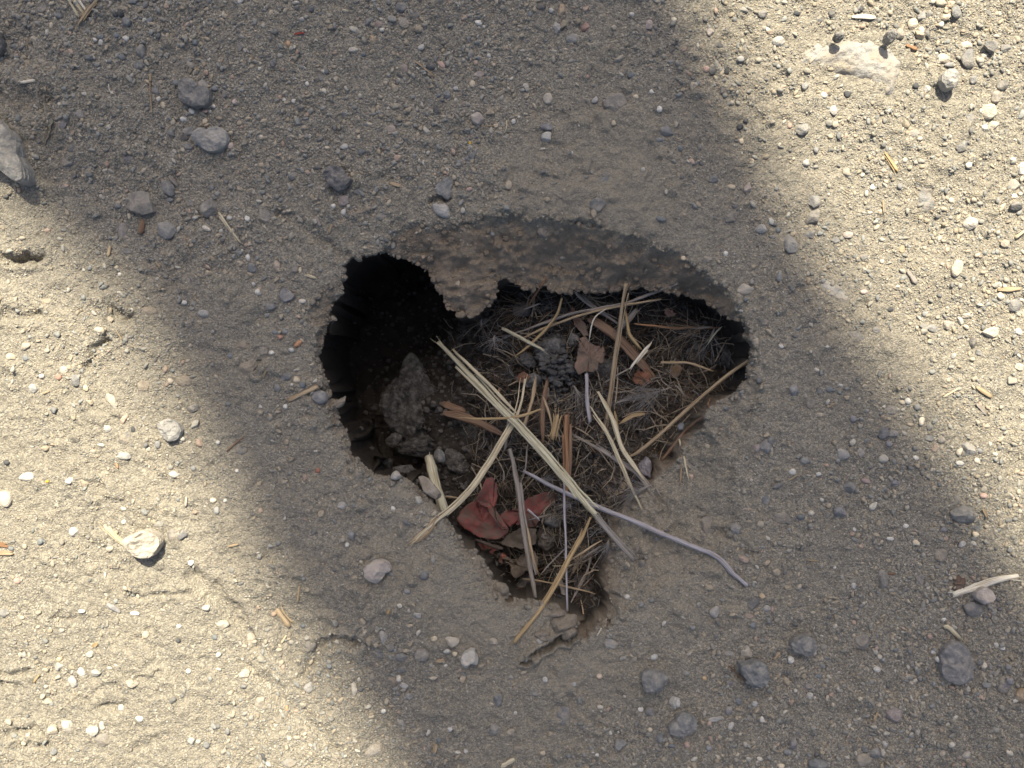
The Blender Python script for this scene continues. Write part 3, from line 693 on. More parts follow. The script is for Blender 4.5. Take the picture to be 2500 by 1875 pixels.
# stones traced by outline: name, label, tile, outline (tile units), colour, height mm, sink 0..1, material
OUT = [
 ('stone', 'dark pitted grey stone, big, beside a small round whitish pebble in the upper left', 'A', [(1160,512),(1240,520),(1262,555),(1330,570),(1342,625),(1325,665),(1270,680),(1200,672),(1145,640),(1142,590)], 'gd', 11, .25, 0, 'darkstone'),
 ('stone', 'pale shell-shaped stone with soil on top, below the dark pitted grey stone', 'A', [(1225,880),(1250,840),(1320,830),(1395,812),(1440,840),(1448,900),(1415,945),(1350,965),(1290,945),(1250,910)], 'gw', 9, .3, 0, 'shell'),
 ('stone', 'dark violet stone with a pale lower tip, standing above the burrow', 'A', [(2060,1090),(2110,1060),(2150,1065),(2195,1115),(2230,1140),(2200,1180),(2150,1218),(2110,1190),(2070,1150)], 'dv', 11, .2, 0, 'violet'),
 ('rock', 'large sunlit rough rock cut off by the left edge of the photo', 'A', [(-120,700),(-20,745),(50,810),(110,900),(125,985),(165,1070),(170,1140),(130,1160),(60,1115),(0,1050),(-90,990),(-150,850)], 'wg', 26, .35, 0, 'leftrock'),
 ('stone', 'black lump standing in for a dark hole at the left edge near the top corner', 'A', [(-60,190),(0,200),(22,250),(20,320),(0,360),(-60,370)], 'd', 8, .3, 0, None),  # lump put in for a dark hole, its black colour stands for the darkness
 ('rock', 'largest pale half-buried rock, sunlit, curved like a comma in the upper right', 'C', [(780,400),(800,300),(850,262),(1000,268),(1100,232),(1200,232),(1330,262),(1400,320),(1448,400),(1425,480),(1405,560),(1350,625),(1295,600),(1310,540),(1260,490),(1180,470),(1050,430),(940,450),(870,415)], 'gw', 10, .55, 1, 'comma'),
 ('rock', 'pale upright oval half-buried rock in sunlight below a yellow straw chip', 'C', [(1508,1135),(1580,1112),(1640,1160),(1668,1250),(1650,1320),(1590,1345),(1548,1300),(1520,1220)], 'g', 8, .5, 1, 'oval'),
 ('stone', 'two-toned grey stone with a white cap and a hard shadow, upper right', 'C', [(1660,500),(1700,460),(1755,465),(1765,520),(1740,570),(1710,580),(1665,545)], 'gw', 10, .15, 0, 'cap'),
 ('stone', 'grey stone sitting on the upper edge of the comma-shaped rock, left one', 'C', [(978,250),(1000,232),(1030,245),(1032,270),(1008,290),(982,272)], 'gd', 9, .0, 0, None),
 ('stone', 'pointed grey stone sitting on the comma-shaped rock, right one', 'C', [(1290,265),(1318,228),(1345,245),(1342,285),(1318,310),(1298,290)], 'gd', 10, .0, 0, None),
 ('rock', 'flat blue-grey rock half buried in dust above the burrow', 'B', [(1625,1120),(1680,1090),(1740,1150),(1810,1150),(1838,1180),(1810,1205),(1740,1190),(1700,1210),(1640,1170)], 'b', 5, .45, 1, 'bluerock'),
 ('stone', 'wedge-shaped slate grey stone just above the lilac white oval pebble', 'B', [(618,1205),(650,1150),(695,1118),(724,1138),(718,1190),(700,1262),(660,1240)], 'bg', 5, .3, 0, 'wedge'),
 ('stone', 'cream angular stone in sunlight with a straw trapped beneath it', 'F', [(833,192),(890,165),(962,143),(1010,170),(1038,212),(1012,280),(985,306),(925,312),(860,280),(836,235)], 'cw', 15, .12, 0, 'cream'),
 ('stone', 'grey and white rounded stone half set in soil at the shadow edge, left', 'D', [(1015,1075),(1060,1045),(1120,1060),(1160,1110),(1140,1165),(1085,1182),(1030,1130)], 'gw', 10, .3, 0, 'shadowedge'),
 ('stone', 'knobbly white stone with a bite out of its lower right, below the burrow', 'G', [(165,400),(205,365),(265,343),(318,360),(334,410),(300,425),(285,450),(240,480),(185,455)], 'wp', 9, .2, 0, 'bite'),
 ('stone', 'bright white angular stone with a notched base, below the burrow tip', 'G', [(785,945),(820,915),(865,902),(870,930),(888,965),(882,985),(845,975),(810,1005),(785,980)], 'w', 10, .2, 0, 'notch'),
 ('stone', 'slate stone with a pointed right corner in a small hollow, lower middle', 'G', [(1915,1075),(1940,1045),(2010,1040),(2082,1070),(2055,1110),(2040,1150),(1990,1158),(1940,1155),(1922,1110)], 'bg', 10, .2, 0, 'hollow'),
 ('stone', 'long slate stone sloping up to the right, right of the slate stone in a hollow', 'G', [(2090,1400),(2130,1350),(2230,1312),(2262,1345),(2258,1395),(2200,1425),(2140,1440),(2098,1425)], 'bg', 9, .25, 0, 'longslate'),
 ('stone', 'slate grey stone with a slanted pale face, lower right', 'H', [(712,865),(760,828),(830,815),(880,860),(868,905),(838,935),(780,920),(725,895)], 'bg', 10, .2, 0, 'slanted'),
 ('stone', 'dark slate five-sided stone under a cream pebble, lower right', 'H', [(395,985),(450,980),(555,992),(572,1060),(545,1115),(480,1125),(435,1085),(405,1040)], 'b', 12, .15, 0, 'fivesided'),
 ('rock', 'largest mauve grey flat rock in the lower right, below a curled straw piece', 'H', [(1690,900),(1740,862),(1800,865),(1850,910),(1870,975),(1862,1080),(1820,1120),(1750,1118),(1690,1085),(1676,1000)], 'gv', 9, .35, 0, 'mauve'),
 ('stone', 'pinkish white speckled pebble tucked under the thick pale straw, right', 'H', [(1882,562),(1905,525),(1960,515),(1992,550),(1990,590),(1945,610),(1905,600)], 'wp', 10, .15, 0, 'speckled'),
 ('stone', 'tan chip cut off by the right edge, lower right', 'H', [(2150,1215),(2168,1162),(2215,1160),(2225,1225)], 'ot', 4, .3, 0, None),
 ('rock', 'pale knobbly half-buried rock at the shadow edge right of the burrow', 'E', [(915,175),(960,160),(1020,195),(1060,210),(1112,205),(1115,250),(1090,330),(1075,420),(1040,400),(1050,320),(1000,290),(940,280)], 'gw', 6, .45, 1, 'knobbly'),
]

LAND = [('the dark pitted grey stone', 478, 229), ('the shell-shaped stone', 516, 343), ('the dark violet stone', 822, 438), ('the large left-edge rock', 40, 375),
        ('the comma-shaped rock', 2080, 160), ('the pale oval rock', 2262, 475), ('the white-capped grey stone', 2312, 200), ('the flat blue-grey rock', 1490, 445),
        ('the wedge-shaped stone', 1083, 455), ('the cream stone on a straw', 361, 1324), ('the stone at the shadow edge', 419, 1048), ('the knobbly white stone', 921, 1393),
        ('the bright notched white stone', 1147, 1603), ('the pointed slate stone', 1593, 1659), ('the slanted slate stone', 1959, 1571), ('the five-sided slate stone', 1839, 1642),
        ('the large mauve rock', 2334, 1617), ('the thick pale straw', 2407, 1426), ('the knobbly half-buried rock', 2045, 727), ('the burrow mouth', 1300, 1000), ('the cracked rim clods', 1375, 1530),
        ('the tongue of soil', 1130, 700), ('the bend of the grey stalk', 1743, 1355), ('the split straw over the rim', 1010, 1320), ('the straw bundle at the top edge', 205, 30),
        ('the speckled straw at the left rim', 740, 961), ('the yellow straw chip', 2175, 396), ('the flat pale straw chip', 2108, 41), ('the broad straw chip', 693, 1507),
        ('the left-edge straw chips', 15, 1350), ('the lower left corner', 0, 1875), ('the top right corner', 2500, 0), ('the lower right corner', 2500, 1875), ('the middle of the top edge', 1250, 0),
        ('the middle of the bottom edge', 1250, 1875), ('the middle of the right edge', 2500, 940), ('the middle of the left edge', 0, 940)]
DIRS = ['right of', 'above right of', 'above', 'above left of', 'left of', 'below left of', 'below', 'below right of']
used = set()


def where(px, py, lead):
    c = sorted((math.hypot(px - lx, py - ly), nm, lx, ly) for nm, lx, ly in LAND)
    for adverb_set in (0, 1):
        for d, nm, lx, ly in c[:7]:
            if d < 14: continue
            a = math.degrees(math.atan2(ly - py, px - lx)) % 360
            di = DIRS[int((a + 22.5) // 45) % 8]
            q = 'just ' if d < 55 else 'close ' if d < 110 else '' if d < 190 else 'some way ' if d < 300 else 'far '
            s = f'{lead} {q}{di} {nm}'
            if len(s.split()) <= 16 and s not in used:
                used.add(s); return s
    s = f'{lead} about {int(px / 25)} percent across, {int(py / 18.75)} percent down'
    used.add(s)
    return s


all_stones = []
for T, txt in STONES.items():
    for e in txt.replace('\n', '').split('|'):
        a = e.split()
        if len(a) < 7: continue
        x, y, ww, hh, ro = map(float, a[:5])
        all_stones.append((TO[T][0] + x * TK, TO[T][1] + y * TK, ww * TK, hh * TK, ro, a[5], a[6]))
all_stones.sort(key=lambda s_: -s_[2] * s_[3])


def lip_at(x, y):
    return float(lookup(HD, x, y))


taken = []      # (x mm, y mm, r mm)
rest = []
NIND = 276
for i, (px, py, ww, hh, ro, cc, sh) in enumerate(all_stones):
    if i >= NIND:
        rest.append((px, py, ww, hh, ro, cc, sh)); continue
    wm, hm = ww / 5, hh / 5
    mn = min(wm, hm)
    if sh == 'f':
        tall = mn * 0.55; sink = 0.68
    elif sh == 'a':
        tall = mn * 0.80; sink = 0.44
    else:
        tall = mn * 0.76; sink = 0.47
    x, y, z = place(px, py, tall * 0.2)
    if sh == 'f':
        zs = [hz(x + dx * wm * .35, y + dy * hm * .35) for dx in (-1, 0, 1) for dy in (-1, 0, 1)]
        z = float(np.mean(zs)) + 0.2
    lv = 5 if mn > 6 else 4
    me = np_mesh('pebble', rock_verts(lv, wm, hm, tall, sh, 100 + i), ICO[lv][1], None, True, False, M_BURIED if sh == 'f' else M_STONE)
    big = max(ww, hh) > 34
    nm = 'stone' if big else 'pebble'
    o = link(nm, me, None, (x, y, z + tall * (0.5 - sink)), R(ro))
    o.color = (*mixcol(cc, i), 1)
    szw = 'large' if max(ww, hh) > 44 else 'mid-sized' if max(ww, hh) > 30 else 'small' if max(ww, hh) > 17 else 'tiny'
    shw = {'a': 'angular', 'r': 'rounded', 'f': 'half-buried'}[sh]
    tag(o, where(px, py, f'{szw} {cword(cc)} {shw} {nm}'), nm, 'loose and half-buried stones around the burrow')
    taken.append((x, y, max(wm, hm) / 2))

def relief_rock(loc, tall, seed):
    """flush rock from a concave outline: (x, y) mm round the centre"""
    xs = [p[0] for p in loc]; ys = [p[1] for p in loc]
    st = 0.5
    gx = np.arange(min(xs) - 4, max(xs) + 4, st); gy = np.arange(min(ys) - 4, max(ys) + 4, st)
    A, B = np.meshgrid(gx, gy)
    o1 = vnoise(A, B, 5, seed + 1) * 1.3 + vnoise(A, B, 2, seed + 2) * 0.6
    o2 = vnoise(A, B, 5, seed + 3) * 1.3 + vnoise(A, B, 2, seed + 4) * 0.6
    d = seg_dist(A + o1, B + o2, loc, True); d = np.where(inside(A + o1, B + o2, loc), d, -d)
    z = tall * (1 - np.exp(-np.maximum(d, 0) / 3.2)) * (0.75 + 0.3 * vnoise(A, B, 11, seed + 5)) + np.minimum(d, 0) * 2.0 - 0.9
    z += (vnoise(A, B, 6, seed + 6) * 0.7 + vnoise(A, B, 3, seed + 7) * 0.55 + vnoise(A, B, 1.5, seed + 8) * 0.35) * (d > -1.5)
    ok = d > -2.5
    idn = -np.ones(A.shape, int); idn[ok] = np.arange(ok.sum())
    f = ok[:-1, :-1] & ok[1:, :-1] & ok[:-1, 1:] & ok[1:, 1:]
    a_, b_, c_, d_ = idn[:-1, :-1][f], idn[:-1, 1:][f], idn[1:, 1:][f], idn[1:, :-1][f]
    top = np.stack([A[ok], B[ok], z[ok]], 1)
    bot = np.stack([A[ok], B[ok], np.full(ok.sum(), -6.0)], 1)
    n_ = len(top)
    Q = np.stack([a_, b_, c_, d_], 1)
    edges = {}
    for q in Q.tolist():
        for k_ in range(4):
            e = (q[k_], q[(k_ + 1) % 4])
            if (e[1], e[0]) in edges: del edges[(e[1], e[0])]
            else: edges[e] = 1
    side = np.array([(e[1], e[0], e[0] + n_, e[1] + n_) for e in edges])
    return np.concatenate([top, bot]), np.concatenate([Q, Q[:, ::-1] + n_, side])


for k, (nm, lab, T, ol, cc, tall, sink, mi, key) in enumerate(OUT):
    pts = [(TO[T][0] + a * TK, TO[T][1] + b * TK) for a, b in ol]
    cx = (min(p[0] for p in pts) + max(p[0] for p in pts)) / 2; cy = (min(p[1] for p in pts) + max(p[1] for p in pts)) / 2
    if key == 'comma': cx, cy = 1650 + 1285 * TK, 395 * TK
    if key == 'knobbly': cx, cy = 1650 + 1055 * TK, 620 + 280 * TK
    if key == 'bluerock': cx, cy = 825 + 1725 * TK, 1175 * TK
    x, y, z = place(cx, cy, tall * 0.2)
    zs = [hz(*PX(p[0], p[1])) for p in pts]
    z = float(np.mean(zs)) if sink < .5 else float(np.mean(zs)) + 0.3
    loc = [((p[0] - cx) / 5, (cy - p[1]) / 5) for p in pts]
    if mi:
        v_, q_ = relief_rock(loc, tall * 0.5, 300 + k * 10)
        o = link(nm, np_mesh(nm, v_, q_, None, True, True, M_BURIED), None, (x, y, z - 0.4))
        o.color = (*mixcol(cc, k), 1)
        tag(o, lab, nm, 'loose and half-buried stones around the burrow')
        taken.append((x, y, max(max(abs(a), abs(b)) for a, b in loc) * 0.55))
        continue
    me = np_mesh(nm, rock_verts(6, 1, 1, tall, 'f' if mi else 'a', 900 + k, loc, 1.6), ICO[6][1], None, True, False, M_BURIED if mi else M_STONE)
    zc = z + tall * (0.5 - sink)
    if 'sitting on' in lab: zc += 3.0
    o = link(nm, me, None, (x, y, zc))
    o.color = (*mixcol(cc, k), 1)
    tag(o, lab, nm, 'loose and half-buried stones around the burrow')
    taken.append((x, y, max(max(abs(a), abs(b)) for a, b in loc) * 0.8))

# ------------------------------------------------------------ gravel: uncountable grains, one object
cols_g = np.array([(.40, .375, .32), (.36, .315, .24), (.175, .186, .185), (.22, .215, .195), (.11, .115, .12), (.30, .25, .18), (.36, .26, .20), (.25, .23, .19)])
prob_g = np.array([.08, .12, .16, .22, .10, .19, .03, .10])


def batch(n, lv, smin, smax, pw, area, seed, dens, flat=0.75, sink=0.36):
    r_ = np.random.default_rng(seed)
    base, faces = ICO[lv]
    x = r_.uniform(area[0], area[1], n); y = r_.uniform(area[2], area[3], n)
    keep = r_.uniform(size=n) < dens(x, y)
    x = x[keep]; y = y[keep]
    d = lookup(HD, x, y)
    k2 = d < 0.0
    x = x[k2]; y = y[k2]
    k3 = r_.uniform(size=len(x)) > lookup(HW, x, y) * 0.88
    x = x[k3]; y = y[k3]
    for (tx, ty, tr) in taken:
        m = (x - tx) ** 2 + (y - ty) ** 2 > (tr * 0.85) ** 2
        x = x[m]; y = y[m]
    n = len(x)
    s = smin + (smax - smin) * r_.uniform(size=n) ** pw
    z = lookup(HZ, x, y)
    # 12 template shapes
    T = []
    for q in range(12):
        T.append(rock_verts(lv, 1.0 + 0.045 * q, 1.0 - 0.03 * q, flat, 'a' if q % 3 else 'r', 5000 + q + lv * 50))
    T = np.array(T)
    which = r_.integers(0, 12, n)
    v = T[which] * s[:, None, None]
    a = r_.uniform(0, 6.283, n); tl = r_.normal(0, 0.35, n)
    ct, st = np.cos(tl)[:, None], np.sin(tl)[:, None]
    yy = v[:, :, 1] * ct - v[:, :, 2] * st; z2 = v[:, :, 1] * st + v[:, :, 2] * ct
    ca, sa = np.cos(a)[:, None], np.sin(a)[:, None]
    xx = v[:, :, 0] * ca - yy * sa; yy = v[:, :, 0] * sa + yy * ca
    P = np.stack([xx + x[:, None], yy + y[:, None], z2 + (z + s * flat * (0.5 - sink))[:, None]], 2)
    nv = base.shape[0]
    Fq = (faces[None] + (np.arange(n) * nv)[:, None, None]).reshape(-1, 3)
    ci = r_.choice(len(cols_g), n, p=prob_g)
    c = (cols_g[ci] * 0.72 + np.array((.25, .222, .172)) * 0.28) * r_.uniform(0.85, 1.15, (n, 1))
    return P.reshape(-1, 3), Fq, np.repeat(c, nv, 0)


def dens_main(x, y):
    clump = vnoise(x, y, 28, 71) * 0.35 + vnoise(x, y, 10, 72) * 0.25
    dd = idw(x, y, [(300, 100, 1), (700, 200, 1), (1100, 250, .95), (500, 500, .75), (900, 480, .8), (1450, 480, .2), (1500, 530, .15), (1750, 700, .4), (2300, 300, .8), (2400, 600, .8), (1900, 400, .45),
                    (1850, 150, .6), (1150, 1450, .15), (1400, 1600, .25), (1700, 1200, .15), (1650, 1400, .3), (600, 950, .35), (700, 1150, .3), (450, 800, .35), (200, 1000, .4), (100, 1300, .3), (350, 1500, .18), (300, 1750, .3), (700, 1750, .5),
                    (1000, 1700, .5), (1400, 1800, .45), (2000, 1700, 1), (2300, 1500, 1), (2200, 1250, .8), (2000, 1050, .45), (2300, 900, .6), (1950, 1400, .85)])
    return np.clip(dd + clump, 0.04, 1)


def join(parts):
    V, Fa, C = [], [], []
    o_ = 0
    for v, f, c in parts:
        V.append(v); Fa.append(f + o_); C.append(c); o_ += len(v)
    return np.concatenate(V), np.concatenate(Fa), np.concatenate(C)


area_in = (-268, 268, -204, 204)
parts = [batch(150000, 1, 0.42, 1.1, 1.8, area_in, 1, dens_main),
         batch(30000, 2, 1.0, 2.7, 2.2, area_in, 2, lambda x, y: dens_main(x, y) ** 1.8),
         batch(800, 3, 2.4, 4.2, 2.2, area_in, 3, lambda x, y: dens_main(x, y) * 0.75, sink=0.4)]
# the smallest of the listed pebbles join the gravel where the photo shows them
PV, PF, PC = [], [], []
for i, (px, py, ww, hh, ro, cc, sh) in enumerate(rest):
    wm, hm = ww / 5, hh / 5; mn = min(wm, hm)
    x, y, z = place(px, py)
    v = rock_verts(2, wm, hm, mn * 0.75, sh, 3000 + i)
    a = R(ro); v = np.stack([v[:, 0] * math.cos(a) - v[:, 1] * math.sin(a) + x, v[:, 0] * math.sin(a) + v[:, 1] * math.cos(a) + y, v[:, 2] + z + mn * 0.12], 1)
    parts.append((v, ICO[2][1], np.tile(np.array(mixcol(cc, i)), (len(v), 1))))
gv, gf, gc = join(parts)
gravel = link('gravel', np_mesh('gravel', gv, gf, gc, True, False, M_GRAIN))
tag(gravel, 'sandy mix of tiny grey, cream and tan grains covering the dry soil', 'gravel', None, 'stuff')

# crumbled soil along the broken rim and down its faces
def rim_crumbs():
    r2 = np.random.default_rng(41)
    n = 260000
    x = r2.uniform(PX(700, 0)[0], PX(1880, 0)[0], n); y = r2.uniform(PX(0, 1640)[1], PX(0, 480)[1], n)
    d = lookup(HD, x, y); w_ = lookup(HW, x, y); g = lookup(HR, x, y)
    pr = np.exp(-((d + 0.9) / 1.0) ** 2) * 0.14 + (w_ > .1) * (d < -0.5) * 0.012 + np.exp(-(g / 1.6) ** 2) * (d < -2) * 0.07
    k = (r2.uniform(size=n) < pr) & (d < -0.1)
    x, y, d = x[k], y[k], d[k]; n = len(x)
    sz = 0.7 + 2.7 * r2.uniform(size=n) ** 3.2
    z = lookup(HZ, x, y)
    T = [rock_verts(2, 1.1, 1.0, .8, 'c', 8800 + q, None, .7) for q in range(20)]
    T = np.array(T)[r2.integers(0, 20, n)] * sz[:, None, None]
    a = r2.uniform(0, 6.283, n); ca, sa = np.cos(a)[:, None], np.sin(a)[:, None]
    P = np.stack([T[:, :, 0] * ca - T[:, :, 1] * sa + x[:, None], T[:, :, 0] * sa + T[:, :, 1] * ca + y[:, None], T[:, :, 2] + (z + sz * .12)[:, None]], 2)
    nv = T.shape[1]
    Fq = (ICO[2][1][None] + (np.arange(n) * nv)[:, None, None]).reshape(-1, 3)
    zc = np.repeat(np.stack([lookup(HW, x, y) * 0.9, np.zeros(n), np.full(n, .4)], 1), nv, 0)
    me = np_mesh('rim_crumbs', P.reshape(-1, 3), Fq, zc, True, False, M_SOIL, 'zone')
    o = link('rim_crumbs', me)
    tag(o, 'crumbly bits of dry soil along the broken rim of the burrow', 'soil crumbs', None, 'stuff')


rim_crumbs()

# ------------------------------------------------------------ straws
def catmull(pts, n):
    P = [np.array(p, float) for p in pts]
    if len(P) == 2:
        return np.array([P[0] + (P[1] - P[0]) * k / (n - 1) for k in range(n)])
    ext = [2 * P[0] - P[1]] + P + [2 * P[-1] - P[-2]]
    out = []
    segs = len(P) - 1
    for k in range(n):
        u = k / (n - 1) * segs
        i = min(int(u), segs - 1); t_ = u - i
        p0, p1, p2, p3 = ext[i:i + 4]
        out.append(0.5 * ((2 * p1) + (-p0 + p2) * t_ + (2 * p0 - 5 * p1 + 4 * p2 - p3) * t_ ** 2 + (-p0 + 3 * p1 - 3 * p2 + p3) * t_ ** 3))
    return np.array(out)


def tube(C, rads, flat=1.0, sides=8, seed=0, up=(0, 0, 1), wob=0.05):
    """tube along C (mm); returns verts, quads, uv (u = mm along, v = turn)"""
    r_ = np.random.default_rng(seed)
    n = len(C)
    T = np.gradient(C, axis=0); T /= np.linalg.norm(T, axis=1)[:, None] + 1e-9
    upv = np.array(up, float)
    L = np.cumsum(np.concatenate([[0], np.linalg.norm(np.diff(C, axis=0), axis=1)]))
    V, UV, Q = [], [], []
    prof = 1 + r_.normal(0, wob, sides)
    for i in range(n):
        s_ = np.cross(T[i], upv); s_ /= np.linalg.norm(s_) + 1e-9
        u_ = np.cross(s_, T[i])
        rr = rads[i]
        for k in range(sides):
            a = 2 * math.pi * k / sides
            q = prof[k] * (1 + r_.normal(0, wob * 0.4))
            V.append(C[i] + s_ * math.cos(a) * rr * q + u_ * math.sin(a) * rr * flat * q)
            UV.append((L[i] * 0.25, k / sides))
    for i in range(n - 1):
        for k in range(sides):
            k2 = (k + 1) % sides
            Q.append((i * sides + k, i * sides + k2, (i + 1) * sides + k2, (i + 1) * sides + k))
    return V, Q, UV, L


def straw_mesh(name, strands, mat):
    """strands: list of (centre line, radii, flat, seed)"""
    bm = bmesh.new()
    uvl = bm.loops.layers.uv.new('UVMap')
    for (C, rads, flat, seed) in strands:
        V, Q, UV, L = tube(C, rads, flat, 8, seed)
        vs = [bm.verts.new(Vector(v) * MM) for v in V]
        mp = dict(zip(vs, UV))
        for q in Q:
            f = bm.faces.new([vs[i] for i in q]); f.smooth = True
            for lp in f.loops:
                u, v_ = mp[lp.vert]
                if q.index(vs.index(lp.vert) if False else q[list(f.verts).index(lp.vert)]) >= 0 and v_ == 0 and (q[0] % 8 == 7):
                    v_ = 1.0
                lp[uvl].uv = (u, v_)
        for ring in (vs[:8], vs[-8:]):
            try: bm.faces.new(ring)
            except ValueError: pass
    bmesh.ops.recalc_face_normals(bm, faces=bm.faces)
    me = bpy.data.meshes.new(name)
    bm.to_mesh(me); bm.free()
    me.materials.append(mat)
    return me


STC = {'pale': (.50, .44, .31), 'green': (.46, .43, .31), 'gold': (.38, .28, .15), 'brown': (.20, .13, .085), 'grey': (.26, .235, .21), 'lilac': (.33, .315, .33),
       'orange': (.27, .155, .085), 'tan': (.36, .28, .18), 'red': (.30, .07, .05), 'white': (.60, .56, .46), 'dark': (.09, .07, .06)}


def make_straw(pts, width, colr, label, cat='straw', flat=0.55, split=0, taper=(0.75, 0.7), seed=0, name='straw', group='dry straws', jag=0.0, spread=1.0):
    """pts: world mm (x, y, z)"""
    L = sum(math.dist(pts[i], pts[i + 1]) for i in range(len(pts) - 1))
    n = max(6, int(L / 2.0))
    r_ = np.random.default_rng(seed + 77)
    C = catmull(pts, n)
    T0 = np.gradient(C, axis=0); T0 /= np.linalg.norm(T0, axis=1)[:, None] + 1e-9
    S0 = np.cross(T0, [0, 0, 1.0])
    C = C + S0 * (vnoise(tt_ := np.linspace(0, L, n), tt_ * 0 + seed * 3.1, 16, 150 + seed % 7) * min(0.5, L * 0.012) + vnoise(tt_, tt_ * 0 + seed * 1.7, 6, 160 + seed % 7) * min(0.16, L * 0.006))[:, None]
    gd = lookup(HD, C[:, 0], C[:, 1]); gh = lookup(HZ, C[:, 0], C[:, 1])
    need = np.where(gd < 0.3, gh + width * flat * 0.35, -999)
    add = np.maximum(need - C[:, 2], 0)
    add = np.where((add > 6) & (need > -6), 0, add)
    if add.max() > 0:
        kern = min(n, 9)
        sm_ = np.convolve(np.pad(add, kern, mode='edge'), np.ones(kern) / kern, 'same')[kern:-kern]
        C[:, 2] += np.maximum(sm_, add * 0.9)
    strands = []
    tt = np.linspace(0, 1, n)
    w0 = width / 2
    base = w0 * (1 - (1 - taper[0]) * np.clip(1 - tt * 5, 0, 1)) * (1 - (1 - taper[1]) * np.clip(tt * 5 - 4, 0, 1))
    # growth node bulge and small irregularities
    base = base * (1 + 0.06 * np.sin(tt * L / 4 + seed) + r_.normal(0, 0.035 + jag, n) + 0.12 * vnoise(tt * L, tt * 0 + seed, 9, 140 + seed % 9))
    if split <= 0:
        strands.append((C, base, flat, seed))
    else:
        T = np.gradient(C, axis=0); T /= np.linalg.norm(T, axis=1)[:, None]
        Sd = np.cross(T, [0, 0, 1.0]); Sd /= np.linalg.norm(Sd, axis=1)[:, None] + 1e-9
        for k in range(split + 1):
            if k == 0:
                side = r_.choice([-1, 1])
                strands.append((C - Sd * side * width * 0.10, base * (0.78 if split == 1 else 0.66), flat, seed)); continue
            sd_ = side if k % 2 else -side
            fan = sd_ * width * (0.36 + 0.05 * k) * (1 + spread * 1.1 * np.clip(np.abs(tt - 0.5) * 2 - 0.5, 0, 1) * r_.uniform(0.3, 1.8))
            a, b = int(n * r_.uniform(0, 0.3)), n - int(n * r_.uniform(0, 0.25))
            Ck = C + Sd * fan[:, None] + np.array([0, 0, 1.0]) * (np.sin(tt * 5 + k) * 0.25 - 0.15)[:, None]
            rk = base * r_.uniform(0.2, 0.36) * (1 - 0.6 * np.clip(np.abs(tt - 0.5) * 2 - 0.85, 0, 1) / 0.15)
            strands.append((Ck[a:b], rk[a:b], 0.7, seed + k))
    if width > 1.2 and 'leaf' not in label and 'chip' not in label:
        T = np.gradient(C, axis=0); T /= np.linalg.norm(T, axis=1)[:, None]
        for e in (0, 1):
            for q in range(2 if width > 2.2 else 1):
                m_ = max(5, int(n * 0.12))
                seg = C[:m_][::-1] if e == 0 else C[-m_:]
                dv = np.cross(T[0 if e == 0 else -1], [0, 0, 1.0]) * r_.uniform(-1, 1) + np.array([0, 0, r_.uniform(0, .6)])
                ext = seg[-1] - seg[-2]
                u_ = np.linspace(0, 1, m_)[:, None]
                Cs = seg + u_ ** 2 * dv * width * 0.7 + ext * u_ * r_.uniform(0.3, 1.6) + np.cross(T[0], [0, 0, 1.0]) * width * r_.uniform(-.3, .3)
                strands.append((Cs, base[:m_] * 0 + width * r_.uniform(.07, .13) * (1 - .7 * u_[:, 0]), .8, seed + 40 + q))
    # object origin on the straw's middle
    cmid = C[n // 2]
    strands = [(c - cmid, rd, f_, s_) for c, rd, f_, s_ in strands]
    o = link(name, straw_mesh(name, strands, M_STRAW), None, tuple(cmid))
    base_c = np.array(STC[colr]) * r_.uniform(0.92, 1.08)
    o.color = (*base_c, 1)
    tag(o, label, cat, group)
    return o


def ground_straw(tile, pts, width, colr, lead, flat=0.45, split=0, k=0, lab=None, **kw):
    px = [(TO[tile][0] + a * TK, TO[tile][1] + b * TK) for a, b in pts]
    wm = width * TK / 5
    P = []
    dense = []
    for i in range(len(px)):
        x, y, z = place(px[i][0], px[i][1], 0.8)
        P.append([x, y, z])
    # lift so that the straw rests on the bumps
    lift = 0
    for i in range(len(P) - 1):
        for u in np.linspace(0, 1, 12):
            q = [P[i][j] * (1 - u) + P[i + 1][j] * u for j in range(3)]
            if lip_at(q[0], q[1]) < 0:
                lift = max(lift, (hz(q[0], q[1]) - q[2]) * 0.7)
    P = [(a, b, c + lift + wm * 0.2 + 0.35) for a, b, c in P]
    cx = sum(p[0] for p in px) / len(px); cy = sum(p[1] for p in px) / len(px)
    label = lab or where(cx, cy, lead)
    cat = 'wood chip' if 'wood' in lead else 'straw'
    return make_straw(P, wm, colr, label, cat, flat, split, seed=200 + k, name='wood_chip' if 'wood' in lead else 'straw', group='plant scraps scattered on the soil', **kw)


